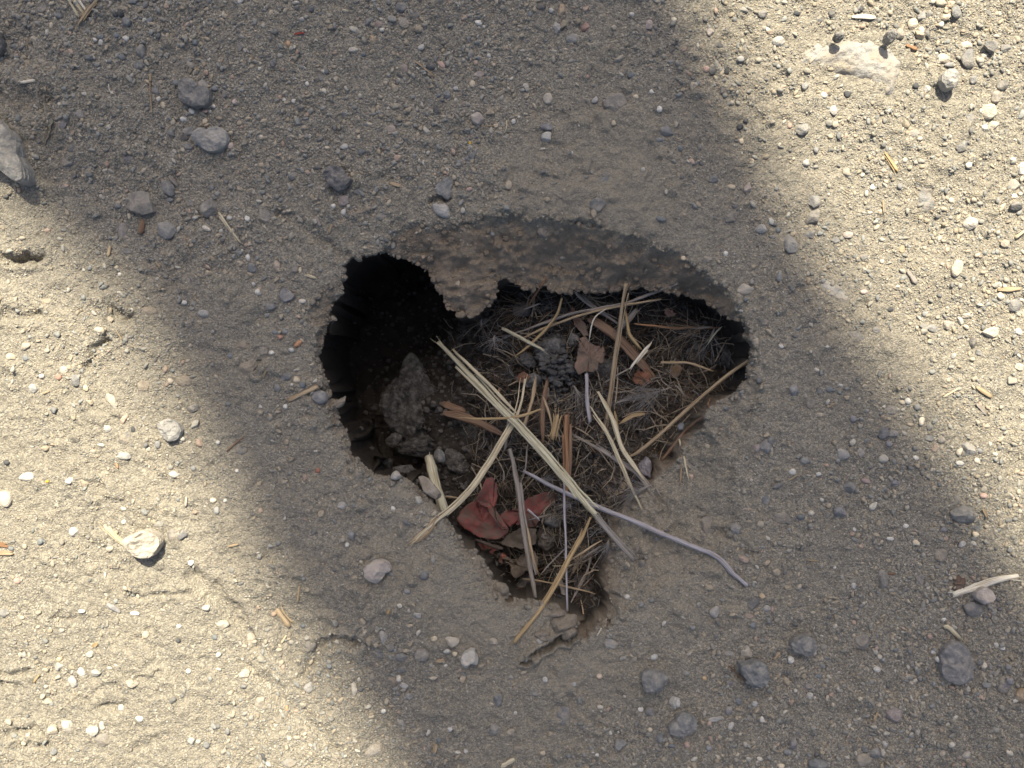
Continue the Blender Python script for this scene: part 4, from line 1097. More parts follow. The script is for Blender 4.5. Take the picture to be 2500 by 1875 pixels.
GS = [
 ('A', [(428, -10), (500, 108)], 14, 'pale', 'thin pale straw in the bundle', 0), ('A', [(458, -10), (532, 92)], 20, 'pale', 'wide pale straw in the bundle', 1),
 ('A', [(490, -10), (548, 72)], 16, 'white', 'short bright straw in the bundle', 0), ('A', [(622, -10), (560, 60), (490, 148)], 34, 'tan', 'broad greyish straw slanting down left', 2),
 ('A', [(132, 522), (222, 507)], 20, 'white', 'short cream straw piece', 0), ('A', [(950, 515), (955, 620), (965, 728)], 8, 'tan', 'thin upright straw fibre', 0), ('A', [(952, 468), (950, 518)], 20, 'tan', 'short blunt tan straw stub', 0),
 ('A', [(686, 532), (692, 572), (718, 592)], 8, 'white', 'tiny bent white straw sliver', 0), ('A', [(1382, 1345), (1440, 1432), (1524, 1543)], 20, 'pale', 'split golden straw', 1),
 ('A', [(1070, 1112), (1128, 1178)], 24, 'grey', 'grey wood chip', 0), ('A', [(903, 1388), (893, 1482)], 36, 'brown', 'brown bark-like wood chip', 0), ('A', [(1998, 1368), (2026, 1432)], 24, 'grey', 'grey blunt wood chip', 0),
 ('A', [(2097, 1420), (2080, 1478)], 14, 'tan', 'small tan wood chip', 0), ('A', [(1862, 216), (1928, 206)], 14, 'red', 'small red straw sliver', 1), ('A', [(1588, 348), (1600, 388)], 12, 'tan', 'tiny tan straw stub', 0),
 ('A', [(1165, 1495), (1185, 1560), (1212, 1622)], 4, 'tan', 'hair-thin straw fibre', 0), ('A', [(1208, 418), (1262, 446)], 12, 'tan', 'small tan straw sliver', 0), ('A', [(694, 1555), (680, 1622)], 22, 'tan', 'pinkish tan wood chip', 0),
 ('B', [(486, 388), (545, 430), (612, 488)], 11, 'tan', 'straight tan straw', 0), ('B', [(1066, 758), (1068, 800), (1052, 842)], 7, 'pale', 'small curved pale straw fibre', 0), ('B', [(328, 1158), (396, 1176)], 24, 'tan', 'tan flaky wood chip', 0),
 ('B', [(1281, 941), (1312, 938)], 11, 'white', 'tiny white straw sliver', 0), ('B', [(935, 797), (985, 794)], 8, 'tan', 'tiny tan straw needle', 0),
 ('C', [(1113, 106), (1190, 104), (1264, 110)], 34, 'white', 'flat pale wood chip', 0), ('C', [(1322, 965), (1402, 1090)], 30, 'gold', 'yellow straw chip', 1), ('C', [(1456, 283), (1528, 312)], 24, 'orange', 'orange wood chip', 0),
 ('C', [(1310, 1268), (1316, 1352)], 10, 'tan', 'faint tan straw sliver', 0), ('C', [(2148, 1505), (2210, 1458)], 18, 'pale', 'pale straw stub at the right edge', 0), ('C', [(1600, 540), (1575, 600)], 8, 'tan', 'thin straw sliver', 0),
 ('D', [(1822, 928), (2014, 838)], 30, 'tan', 'speckled round straw', 0), ('D', [(984, 48), (1012, 88)], 16, 'tan', 'short tan straw stub', 0), ('D', [(1218, 248), (1252, 308)], 6, 'tan', 'thin tan straw fibre', 0),
 ('D', [(1942, 134), (1998, 153)], 20, 'pale', 'short pale straw piece', 0), ('D', [(733, 483), (772, 547)], 8, 'tan', 'thin brownish straw fibre', 0), ('D', [(1433, 1248), (1490, 1195), (1548, 1152)], 9, 'brown', 'thin brown straw', 0),
 ('D', [(1663, 784), (1682, 738)], 15, 'tan', 'small tan straw stub', 0), ('D', [(1174, 1598), (1182, 1536)], 16, 'white', 'white upright straw sliver', 0), ('D', [(270, 885), (312, 868)], 12, 'tan', 'tiny tan straw sliver', 0),
 ('E', [(1466, 106), (1524, 188)], 32, 'grey', 'weathered grey wood chip', 0), ('E', [(1692, 908), (1788, 850)], 13, 'pale', 'pale straw sliver', 0), ('E', [(1900, 842), (2000, 906)], 26, 'tan', 'tan wood chip', 0),
 ('E', [(1902, 948), (1965, 1018)], 22, 'grey', 'grey wood chip', 0), ('E', [(2036, 226), (2184, 220)], 34, 'tan', 'wide tan wood chip', 0), ('E', [(958, 977), (1018, 940)], 9, 'tan', 'thin tan straw sliver', 0),
 ('E', [(708, 1437), (768, 1403)], 9, 'tan', 'thin dull straw sliver', 0), ('E', [(1280, 800), (1315, 830)], 8, 'pale', 'tiny pale straw sliver', 0),
 ('F', [(662, 122), (760, 215), (875, 290)], 30, 'pale', 'split pale straw trapped beneath a stone', 2), ('F', [(-20, 240), (55, 258)], 26, 'orange', 'orange straw chip', 1), ('F', [(-20, 298), (84, 302)], 26, 'tan', 'tan straw chip', 1),
 ('F', [(1752, 650), (1838, 762)], 50, 'tan', 'broad straw chip', 1), ('F', [(1892, 508), (1884, 612)], 14, 'tan', 'upright tan straw sliver', 0), ('F', [(1812, 818), (1778, 872)], 13, 'pale', 'small pale straw sliver', 0),
 ('F', [(1443, 258), (1508, 242)], 16, 'tan', 'small tan straw flake', 0), ('F', [(588, 894), (614, 868)], 22, 'gold', 'tiny golden wood chip', 0), ('F', [(216, 1116), (252, 1068)], 12, 'gold', 'tiny golden straw sliver', 0),
 ('G', [(607, 1564), (622, 1506)], 30, 'tan', 'upright blunt wood chip', 0), ('G', [(1032, 1654), (1118, 1600)], 28, 'pale', 'pale flat wood chip', 0), ('G', [(1308, 1634), (1356, 1662)], 11, 'tan', 'thin straw stub at the bottom edge', 0),
 ('G', [(618, 986), (678, 978)], 24, 'tan', 'short tan wood chip', 0), ('G', [(314, 688), (326, 658)], 20, 'gold', 'tiny golden straw stub', 0), ('G', [(1618, 757), (1704, 703)], 7, 'white', 'thin pale straw sliver', 0),
 ('H', [(1750, 566), (1840, 532), (1930, 502), (2030, 468), (2160, 440)], 50, 'white', 'thick pale straw', 0), ('H', [(1693, 768), (1722, 766), (1794, 838)], 28, 'pale', 'curled pale straw piece', 0), ('H', [(333, 1012), (375, 1050), (436, 1112)], 10, 'brown', 'thin brown straw sliver', 0),
 ('H', [(618, 974), (658, 932)], 20, 'tan', 'short tan straw chip', 0), ('H', [(838, 344), (908, 350)], 8, 'tan', 'thin tan straw needle', 0), ('H', [(1343, 431), (1394, 430)], 15, 'brown', 'small brownish wood chip', 0),
 ('H', [(1250, 1362), (1280, 1308)], 20, 'tan', 'upright tan wood chip', 0), ('H', [(1938, 16), (1968, 74)], 20, 'tan', 'slanting tan wood chip', 0), ('H', [(1780, 590), (1798, 612)], 10, 'white', 'tiny white straw stub', 0),
]
for k, (T, pts, wd, cl, lead, sp) in enumerate(GS):
    lab = None
    if lead == 'thick pale straw': lab = 'thick pale split straw with a pointed end, lying alone at the right'
    if 'bundle' in lead: lab = lead + ' at the top edge, upper left'
    if 'trapped' in lead: lab = 'split pale straw trapped beneath the cream sunlit stone'
    if lead == 'orange straw chip': lab = 'orange straw chip at the left edge, upper of two'
    if lead == 'tan straw chip': lab = 'tan straw chip at the left edge, lower of two'
    if lead == 'speckled round straw': lab = 'speckled round straw piece lying at the left rim of the burrow'
    if lead == 'broad straw chip': lab = 'broad sunlit straw chip with a ragged end below left of the burrow'
    if lead == 'yellow straw chip': lab = 'yellow straw chip lying in sunlight above the pale oval rock'
    if 'wood' in lead or 'chip' in lead:
        ground_straw(T, pts, wd, cl, lead, 0.28, sp, k, lab, taper=(0.5, 0.55), jag=0.1)
    else:
        ground_straw(T, pts, wd, cl, lead, 0.5, sp, k, lab)

# straws in and over the burrow: photo px + height (mm), width px
HS = [
 ([(1071, 833, -50), (1250, 1020, -26), (1380, 1165, -9), (1455, 1256, 1)], 19, 'green', 'long pale green-white straw crossing the burrow, top layer, thickest', 2, .6, (.8, .9)),
 ([(1440, 1240, -1), (1490, 1300, -2), (1549, 1367, -4)], 14, 'grey', 'greyish lower piece where the long pale straw is broken', 1, .5, (.9, .5)),
 ([(1106, 852, -42), (1180, 925, -34), (1262, 1008, -25)], 8, 'pale', 'thin strand alongside the upper part of the long pale straw', 0, .6, (.5, .5)),
 ([(1282, 925, -40), (1262, 1008, -34), (1217, 1090, -24), (1172, 1162, -13), (1120, 1222, -3), (1061, 1275, 2), (999, 1329, 1.0)], 14, 'pale', 'curved split straw draped over the lower left rim', 2, .5, (.5, .2)),
 ([(1064, 1268, 2.2), (1040, 1300, 1.5), (1002, 1327, .8)], 20, 'tan', 'papery tan sheath at the rim end of the curved straw', 0, .12, (.3, .12)),
 ([(1046, 1114, -42), (1062, 1180, -32), (1083, 1252, -22)], 24, 'green', 'thick stubby straw standing under the lower left rim', 0, .8, (.9, .9)),
 ([(1246, 1095, -36), (1258, 1150, -34), (1272, 1240, -30), (1285, 1313, -27), (1295, 1381, -24), (1309, 1459, -20)], 17, 'grey', 'upright grey-brown straw right of the red leaf', 1, .6, (.8, .7)),
 ([(1288, 1288, -26), (1299, 1350, -24), (1316, 1405, -26)], 7, 'tan', 'splinter peeling from the upright grey-brown straw', 0, .6, (.4, .3)),
 ([(1440, 1262, -22), (1415, 1318, -15), (1384, 1375, -8), (1330, 1465, -1), (1254, 1567, 2.5)], 13, 'gold', 'golden straw slanting over the bottom rim', 1, .6, (.5, .9)),
 ([(1277, 1150, -38), (1350, 1190, -30), (1445, 1231, -22), (1521, 1263, -14), (1603, 1296, -8), (1690, 1335, -1), (1743, 1357, 2), (1785, 1395, 2), (1822, 1430, 1.5)], 12, 'lilac', 'bent lilac-grey stalk leading out over the lower right bank', 0, .9, (.7, .8)),
 ([(1528, 692, -18), (1518, 760, -24), (1508, 835, -30), (1491, 950, -36), (1480, 1030, -38), (1459, 1103, -40), (1446, 1198, -40)], 12, 'tan', 'long upright pinkish-tan straw from the back wall', 1, .7, (.9, .6)),
 ([(1828, 880, -14), (1738, 946, -22), (1657, 1017, -28), (1575, 1090, -32), (1538, 1115, -34)], 9, 'tan', 'straight slender stem running in from the right rim', 0, .9, (.9, .7)),
 ([(1649, 694, -22), (1580, 722, -28), (1521, 742, -32), (1413, 762, -38), (1340, 785, -42), (1250, 813, -46)], 7, 'grey', 'long grey stem crossing below the back wall, upper of a pair', 0, .8, (.8, .4)),
 ([(1614, 729, -26), (1521, 744, -31), (1440, 762, -36), (1331, 799, -42), (1262, 830, -46)], 6, 'tan', 'long tan stem crossing below the back wall, lower of a pair', 0, .8, (.5, .4)),
 ([(1372, 727, -30), (1358, 775, -36), (1306, 831, -42), (1258, 868, -46)], 7, 'gold', 'curved golden-brown stem below the back wall', 0, .8, (.8, .4)),
 ([(1226, 801, -44), (1280, 828, -42), (1330, 855, -42)], 9, 'green', 'short greenish straw right of the bristly star', 0, .6, (.9, .5)),
 ([(1334, 679, -24), (1312, 712, -32), (1291, 744, -40)], 6, 'orange', 'short reddish twig hanging at the back wall', 0, .9, (.6, .6)),
 ([(1402, 720, -40), (1450, 750, -40), (1508, 788, -42)], 11, 'grey', 'flat grey straw half hidden under the long upright straw', 1, .5, (.8, .8)),
 ([(1438, 775, -43), (1490, 810, -42), (1548, 868, -42), (1600, 925, -44)], 26, 'brown', 'wide brown leaf blade under the long upright straw', 0, .15, (.6, .5)),
 ([(1527, 760, -36), (1534, 800, -35), (1540, 820, -35), (1566, 852, -37)], 8, 'gold', 'kinked yellowish straw right of the long upright straw', 0, .7, (.8, .8)),
 ([(1592, 836, -34), (1565, 868, -34), (1537, 902, -35)], 10, 'white', 'forked whitish green blade in the right of the burrow', 1, .2, (.2, .3)),
 ([(1613, 884, -32), (1680, 888, -32), (1742, 906, -34)], 6, 'tan', 'short tan stem lying level in the right of the burrow', 0, .8, (.9, .4)),
 ([(1763, 796, -30), (1745, 815, -31), (1727, 842, -33)], 4, 'green', 'short greenish fibre near the right wall', 0, .8, (.4, .4)),
 ([(1556, 755, -38), (1538, 778, -38), (1510, 806, -41)], 16, 'grey', 'flat grey blade slanting behind the kinked straw', 0, .2, (.6, .7)),
 ([(1548, 790, -38), (1650, 800, -37), (1757, 798, -34)], 5, 'orange', 'thin reddish stem running to the right wall', 0, .8, (.5, .5)),
 ([(1481, 752, -30), (1450, 778, -31), (1438, 834, -34)], 3.5, 'white', 'fine arched white awn above the lobed brown leaf', 0, .9, (.5, .4)),
 ([(1381, 1012, -30), (1381, 1110, -30), (1380, 1214, -31)], 17, 'orange', 'upright red-brown stem split lengthwise, middle of the burrow', 1, .6, (.8, .5)),
 ([(1394, 1036, -28), (1393, 1100, -29), (1391, 1172, -31)], 9, 'brown', 'thinner brown stem close right of the red-brown stem', 0, .6, (.5, .5)),
 ([(1364, 1012, -29), (1357, 1042, -29), (1350, 1074, -29)], 15, 'gold', 'short frayed golden straw stub left of the red-brown stem', 2, .4, (.5, .9)),
 ([(1432, 912, -36), (1434, 970, -35), (1441, 1031, -34)], 10, 'lilac', 'short pale grey straw pointing down, middle of the burrow', 0, .6, (.9, .9)),
 ([(1321, 998, -22), (1260, 1016, -25), (1202, 1022, -30), (1120, 1018, -38)], 7, 'gold', 'golden stem passing under the long pale straw', 0, .7, (.7, .4)),
 ([(1458, 957, -32), (1494, 1022, -28), (1524, 1102, -25), (1571, 1172, -22)], 11, 'pale', 'pale flat straw slanting to the lower right, right one', 0, .4, (.4, .3)),
 ([(1440, 992, -32), (1480, 1055, -28), (1510, 1114, -24), (1540, 1188, -20), (1567, 1247, -17)], 9, 'pale', 'pale flat straw slanting to the lower right, left one', 1, .4, (.4, .2)),
 ([(1396, 1058, -36), (1494, 1115, -30), (1560, 1160, -25), (1604, 1222, -18)], 13, 'grey', 'rough grey grass spike under the two slanting pale straws', 1, .6, (.4, .3)),
 ([(1658, 1072, -26), (1668, 1120, -22), (1679, 1172, -18)], 5, 'pale', 'pale hanging fibre on the right bank, right one', 0, .8, (.9, .4)),
 ([(1656, 1074, -26), (1662, 1130, -22), (1660, 1184, -18)], 4, 'tan', 'tan hanging fibre on the right bank, left one', 0, .8, (.9, .4)),
 ([(1728, 970, -28), (1695, 1020, -30), (1660, 1066, -30), (1614, 1126, -34)], 8, 'brown', 'brown stem under the slender stem on the right', 0, .8, (.4, .8)),
 ([(1531, 1176, -36), (1503, 1212, -36), (1470, 1262, -36), (1430, 1340, -34), (1400, 1400, -36)], 20, 'tan', 'thick tan stem with a broken end below the grass spike', 1, .6, (.9, .4)),
 ([(1377, 1164, -20), (1379, 1280, -14), (1381, 1400, -8), (1384, 1492, -5)], 6, 'lilac', 'long thin grey vertical stem reaching the bottom rim', 0, .9, (.7, .7)),
 ([(1276, 1412, -34), (1360, 1428, -28), (1453, 1449, -24)], 5, 'tan', 'thin tan stem lying level near the bottom of the burrow', 0, .8, (.5, .6)),
 ([(1370, 1384, -16), (1420, 1350, -20), (1470, 1318, -22)], 5, 'tan', 'thin stem crossing under the golden straw', 0, .8, (.8, .4)),
 ([(1319, 1402, -28), (1350, 1368, -27), (1389, 1331, -26)], 3.5, 'grey', 'very thin grey fibre left of the golden straw', 0, .8, (.5, .4)),
 ([(1219, 948, -36), (1216, 990, -34), (1212, 1037, -36)], 6, 'brown', 'short brown twig left of the long pale straw', 0, .9, (.7, .6)),
 ([(1080, 985, -52), (1108, 996, -50), (1136, 1004, -50)], 16, 'brown', 'small rolled brown leaf end beside the soil clod', 0, .5, (.7, .6)),
 ([(1082, 1006, -50), (1140, 1022, -47), (1232, 1064, -44)], 22, 'brown', 'long brown leaf blade left of the burrow middle', 0, .2, (.6, .4)),
 ([(1326, 968, -36), (1342, 1015, -33), (1352, 1070, -32)], 6, 'tan', 'thin tan stem above the frayed golden stub', 0, .8, (.5, .8)),
 ([(1246, 980, -42), (1238, 1060, -44), (1230, 1100, -46)], 7, 'grey', 'short grey stem left of the curved straw top', 0, .8, (.6, .5)),
 ([(1310, 920, -42), (1296, 985, -40), (1270, 1060, -40)], 8, 'tan', 'tan blade behind the curved straw', 0, .4, (.4, .5)),
 ([(1336, 930, -40), (1326, 1000, -38), (1325, 1082, -38)], 14, 'brown', 'dark brown blade above the frayed golden stub', 0, .3, (.4, .4)),
 ([(1288, 1085, -44), (1282, 1150, -42), (1262, 1200, -42)], 4, 'grey', 'fine grey fibre beside the upright grey-brown straw', 0, .8, (.6, .4)),
 ([(1476, 935, -42), (1500, 920, -42), (1538, 898, -42)], 5, 'grey', 'thin grey stem behind the lobed brown leaf', 0, .8, (.5, .5)),
 ([(1512, 1035, -36), (1545, 1015, -35), (1574, 1010, -36)], 10, 'gold', 'short ochre blade right of the slanting pale straws', 0, .3, (.3, .5)),
 ([(1500, 1003, -30), (1506, 1030, -30), (1510, 1055, -31)], 5, 'gold', 'short golden splinter above the ochre blade', 0, .6, (.4, .6)),
 ([(1422, 1060, -40), (1430, 1075, -40), (1440, 1078, -40)], 3, 'lilac', 'tiny grey hook of fibre', 0, .8, (.4, .4)),
 ([(1450, 1330, -34), (1430, 1400, -32), (1390, 1480, -24)], 6, 'grey', 'slender grey stem down to the bottom rim', 0, .8, (.5, .4)),
 ([(1360, 1400, -34), (1376, 1450, -30), (1366, 1478, -27)], 12, 'grey', 'broad grey stem under the bottom rim', 0, .5, (.6, .6)),
 ([(1418, 1465, -22), (1424, 1500, -18), (1420, 1532, -12)], 4, 'tan', 'curved tan fibre beside the cracked rim clods', 0, .8, (.4, .4)),
 ([(1160, 1318, -36), (1205, 1334, -34), (1228, 1340, -33)], 9, 'dark', 'dark twig crossing below the red leaf', 0, .9, (.7, .7)),
 ([(1288, 1243, -30), (1305, 1258, -30), (1318, 1271, -30)], 6, 'lilac', 'short pale twig on the second red leaf', 0, .9, (.7, .7)),
 ([(1082, 1212, -50), (1100, 1214, -50), (1120, 1216, -50)], 6, 'tan', 'short tan twig left of the red leaf', 0, .9, (.5, .5)),
]
for k, (pts, wd, cl, lab, sp, fl, tp) in enumerate(HS):
    P = []
    for (a, b, z) in pts:
        x, y = PX(a, b, z)
        if z > -1:
            x2, y2, z2 = place(a, b, 1.0)
            if lip_at(x2, y2) < 0:
                x, y, z = x2, y2, z2 + wd / 10 * fl + 0.5
        P.append((x, y, z))
    zm = sum(p[2] for p in pts) / len(pts)
    make_straw(P, wd / 5 * (CAM_H - zm) / CAM_H, cl, lab, 'straw' if 'twig' not in lab else 'twig', fl, sp, tp, 500 + k * 3, 'twig' if 'twig' in lab else 'straw', 'straws lying in the burrow')


# ------------------------------------------------------------ leaves in the burrow
def leaf_mesh(outline, curl, seed, rings=16):
    """outline: (x, y, z) mm around the centre; a thin sheet with thickness"""
    r_ = np.random.default_rng(seed)
    n0 = len(outline)
    O = []
    for i in range(n0):
        a = np.array(outline[i]); b = np.array(outline[(i + 1) % n0])
        for k in range(4):
            O.append(a + (b - a) * k / 4 + np.array([*r_.normal(0, 0.28, 2), 0]))
    O = np.array(O); n = len(O)
    V = [np.zeros(3)]
    for k in range(1, rings + 1):
        f = k / rings
        for p in O:
            q = p * np.array([f, f, f * f])
            q = q + np.array([0, 0, curl * (f ** 2) * (0.6 + 0.4 * math.sin(p[0] * 0.35 + p[1] * 0.25 + seed)) + 0.22 * math.sin(q[0] * 0.45 + q[1] * 0.35 + seed)])
            V.append(q)
    V = np.array(V)
    V[:, 2] += vnoise(V[:, 0] + seed * 9, V[:, 1], 7, 120 + seed) * 1.1 + vnoise(V[:, 0], V[:, 1] + seed * 5, 3, 121 + seed) * 0.5 + vnoise(V[:, 0], V[:, 1], 1.4, 122) * 0.18
    V[:, 2] += 0.5 * np.exp(-(np.abs(V[:, 0] * math.sin(seed) - V[:, 1] * math.cos(seed)) / 0.5) ** 2)
    Fq = []
    for i in range(n):
        Fq.append((0, 1 + i, 1 + (i + 1) % n))
    for k in range(rings - 1):
        a0 = 1 + k * n; b0 = 1 + (k + 1) * n
        for i in range(n):
            j = (i + 1) % n
            Fq.append((a0 + i, b0 + i, b0 + j)); Fq.append((a0 + i, b0 + j, a0 + j))
    m_ = len(V)
    Vb = V - np.array([0, 0, 0.2])
    F2 = [(c + m_, b + m_, a + m_) for a, b, c in Fq]
    e0 = 1 + (rings - 1) * n
    Fs = []
    for i in range(n):
        j = (i + 1) % n
        Fs.append((e0 + i, e0 + i + m_, e0 + j)); Fs.append((e0 + j, e0 + i + m_, e0 + j + m_))
    return np.concatenate([V, Vb]), np.array(Fq + F2 + Fs)


def leaf(pts, z, curl, color, label, seed, name='leaf', zt=None):
    """pts in photo px; zt optional per-point height offsets"""
    cx = sum(p[0] for p in pts) / len(pts); cy = sum(p[1] for p in pts) / len(pts)
    x, y = PX(cx, cy, z)
    ol = []
    for i, p in enumerate(pts):
        dz = zt[i] if zt else 0
        a, b = PX(p[0], p[1], z + dz)
        ol.append((a - x, b - y, dz))
    v, f = leaf_mesh(ol, curl, seed)
    o = link(name, np_mesh(name, v, f, None, True, False, M_LEAF), None, (x, y, z))
    o.color = (*color, 1)
    tag(o, label, 'leaf', 'dead leaves in the burrow')
    return o


def z5(l):
    return [(950 + a * .27125, 1150 + b * .27125) for a, b in l]


def z2(l):
    return [(1250 + a * .27125, 500 + b * .27125) for a, b in l]


leaf(z5([(608, 425), (655, 350), (720, 290), (800, 260), (880, 290), (940, 360), (960, 440), (1010, 520), (1080, 530), (1060, 570), (980, 610), (880, 615), (780, 575), (690, 520), (640, 480)]), -37, 1.0, (.195, .056, .047),
     'red leaf with a dusty middle, largest, at the lower left of the burrow', 1)
leaf(z5([(770, 250), (830, 160), (870, 60), (935, 58), (968, 130), (978, 230), (955, 330), (960, 420), (1010, 480), (1082, 520), (1030, 525), (985, 490), (940, 410), (880, 330), (820, 290)]), -33, 2.0, (.195, .060, .048),
     'folded red leaf standing behind the largest red leaf, rolled at its right edge', 2)
leaf(z5([(975, 400), (1060, 360), (1160, 330), (1250, 240), (1370, 200), (1480, 185), (1500, 230), (1450, 310), (1390, 380), (1340, 450), (1310, 510), (1230, 500), (1130, 470), (1090, 500), (1020, 470)]), -42, 1.0, (.17, .05, .042),
     'second dark red leaf, mostly hidden behind the upright straw', 3)
leaf(z5([(800, 650), (880, 665), (985, 690), (930, 740), (870, 800), (845, 760), (805, 715)]), -45, .6, (.26, .09, .07), 'small triangular pinkish red leaf piece below the red leaf', 4)
leaf(z5([(985, 770), (1020, 740), (1060, 760), (1030, 830), (995, 825)]), -44, .4, (.30, .11, .08), 'tiny red leaf scrap beside the crumpled brown leaf', 5)
leaf(z5([(1010, 800), (1070, 770), (1120, 830), (1200, 740), (1300, 720), (1345, 790), (1330, 890), (1230, 890), (1190, 950), (1130, 960), (1090, 910), (1100, 860)]), -40, 1.2, (.15, .12, .09), 'crumpled grey-brown leaf with ragged holes near the burrow bottom', 6)
leaf(z5([(1000, 640), (1090, 560), (1200, 500), (1330, 520), (1330, 640), (1240, 700), (1130, 690), (1060, 680)]), -43, 1.0, (.13, .105, .08), 'flat soil-covered brown leaf between the two red leaves', 7)
leaf(z2([(610, 1200), (660, 1190), (700, 1240), (760, 1270), (820, 1280), (832, 1340), (825, 1420), (775, 1430), (765, 1480), (710, 1515), (670, 1490), (600, 1530), (560, 1450), (590, 1350), (600, 1280)]), -40, 1.6, (.18, .12, .088),
     'lobed tan-brown oak-like leaf in the middle of the burrow', 8)
leaf(z2([(1100, 1530), (1130, 1490), (1165, 1515), (1210, 1480), (1250, 1530), (1235, 1570), (1265, 1600), (1215, 1615), (1180, 1665), (1150, 1610), (1115, 1620), (1085, 1570)]), -42, 1.4, (.19, .08, .045), 'small rusty orange leaf piece in the right half', 9)
leaf(z2([(540, 900), (600, 1000), (660, 1060), (690, 1180), (640, 1180), (560, 1080), (530, 980)]), -44, 1.0, (.15, .09, .065), 'narrow dark brown leaf behind the crossing stems', 10)
leaf(z2([(1420, 1480), (1480, 1420), (1530, 1470), (1500, 1540), (1440, 1560)]), -43, .8, (.17, .11, .06), 'small ochre-brown leaf scrap under the level stem', 11)
leaf(z2([(1380, 930), (1440, 950), (1470, 1000), (1400, 1010), (1370, 970)]), -38, .8, (.16, .09, .07), 'small reddish leaf scrap near the back wall', 12)
leaf(z2([(40, 1530), (110, 1500), (160, 1540), (120, 1610), (60, 1600)]), -45, .6, (.16, .07, .04), 'small rust-brown leaf scrap left of the soil crumbs', 13)
a0 = [(1650 + a * TK, 620 + b * TK) for a, b in [(690, 640), (730, 650), (760, 690), (720, 700)]]
# a translucent scrap on the soil, upper left, and a dark one lower right
x_, y_, z_ = place(118, 308)
v, f = leaf_mesh([(-2, 12, 0), (1.5, 8, .5), (2.6, 1, 1), (1.0, -6, .5), (-2, -9, 0), (0, -3, .2), (.6, 3, .2), (-1.5, 8, 0)], .4, 21)
o = link('leaf', np_mesh('leaf', v, f, None, True, False, M_LEAF), None, (x_, y_, z_ + 1.0)); o.color = (.24, .23, .18, 1)
tag(o, 'thin curved grey-green leaf scrap on the soil, upper left', 'leaf')
x_, y_, z_ = place(1650 + 1785 * TK, 1235 + 490 * TK)
v, f = leaf_mesh([(-3.2, -2, 0), (-1, -3.6, 0), (2.4, -2, .6), (2.8, 3, .8), (0, 3.6, .4), (-2.4, 1, 0)], .4, 22)
o = link('leaf', np_mesh('leaf', v, f, None, True, False, M_LEAF), None, (x_, y_, z_ + .8)); o.color = (.13, .085, .06, 1)
tag(o, 'small brown leaf scrap on the soil left of the thick pale straw', 'leaf')

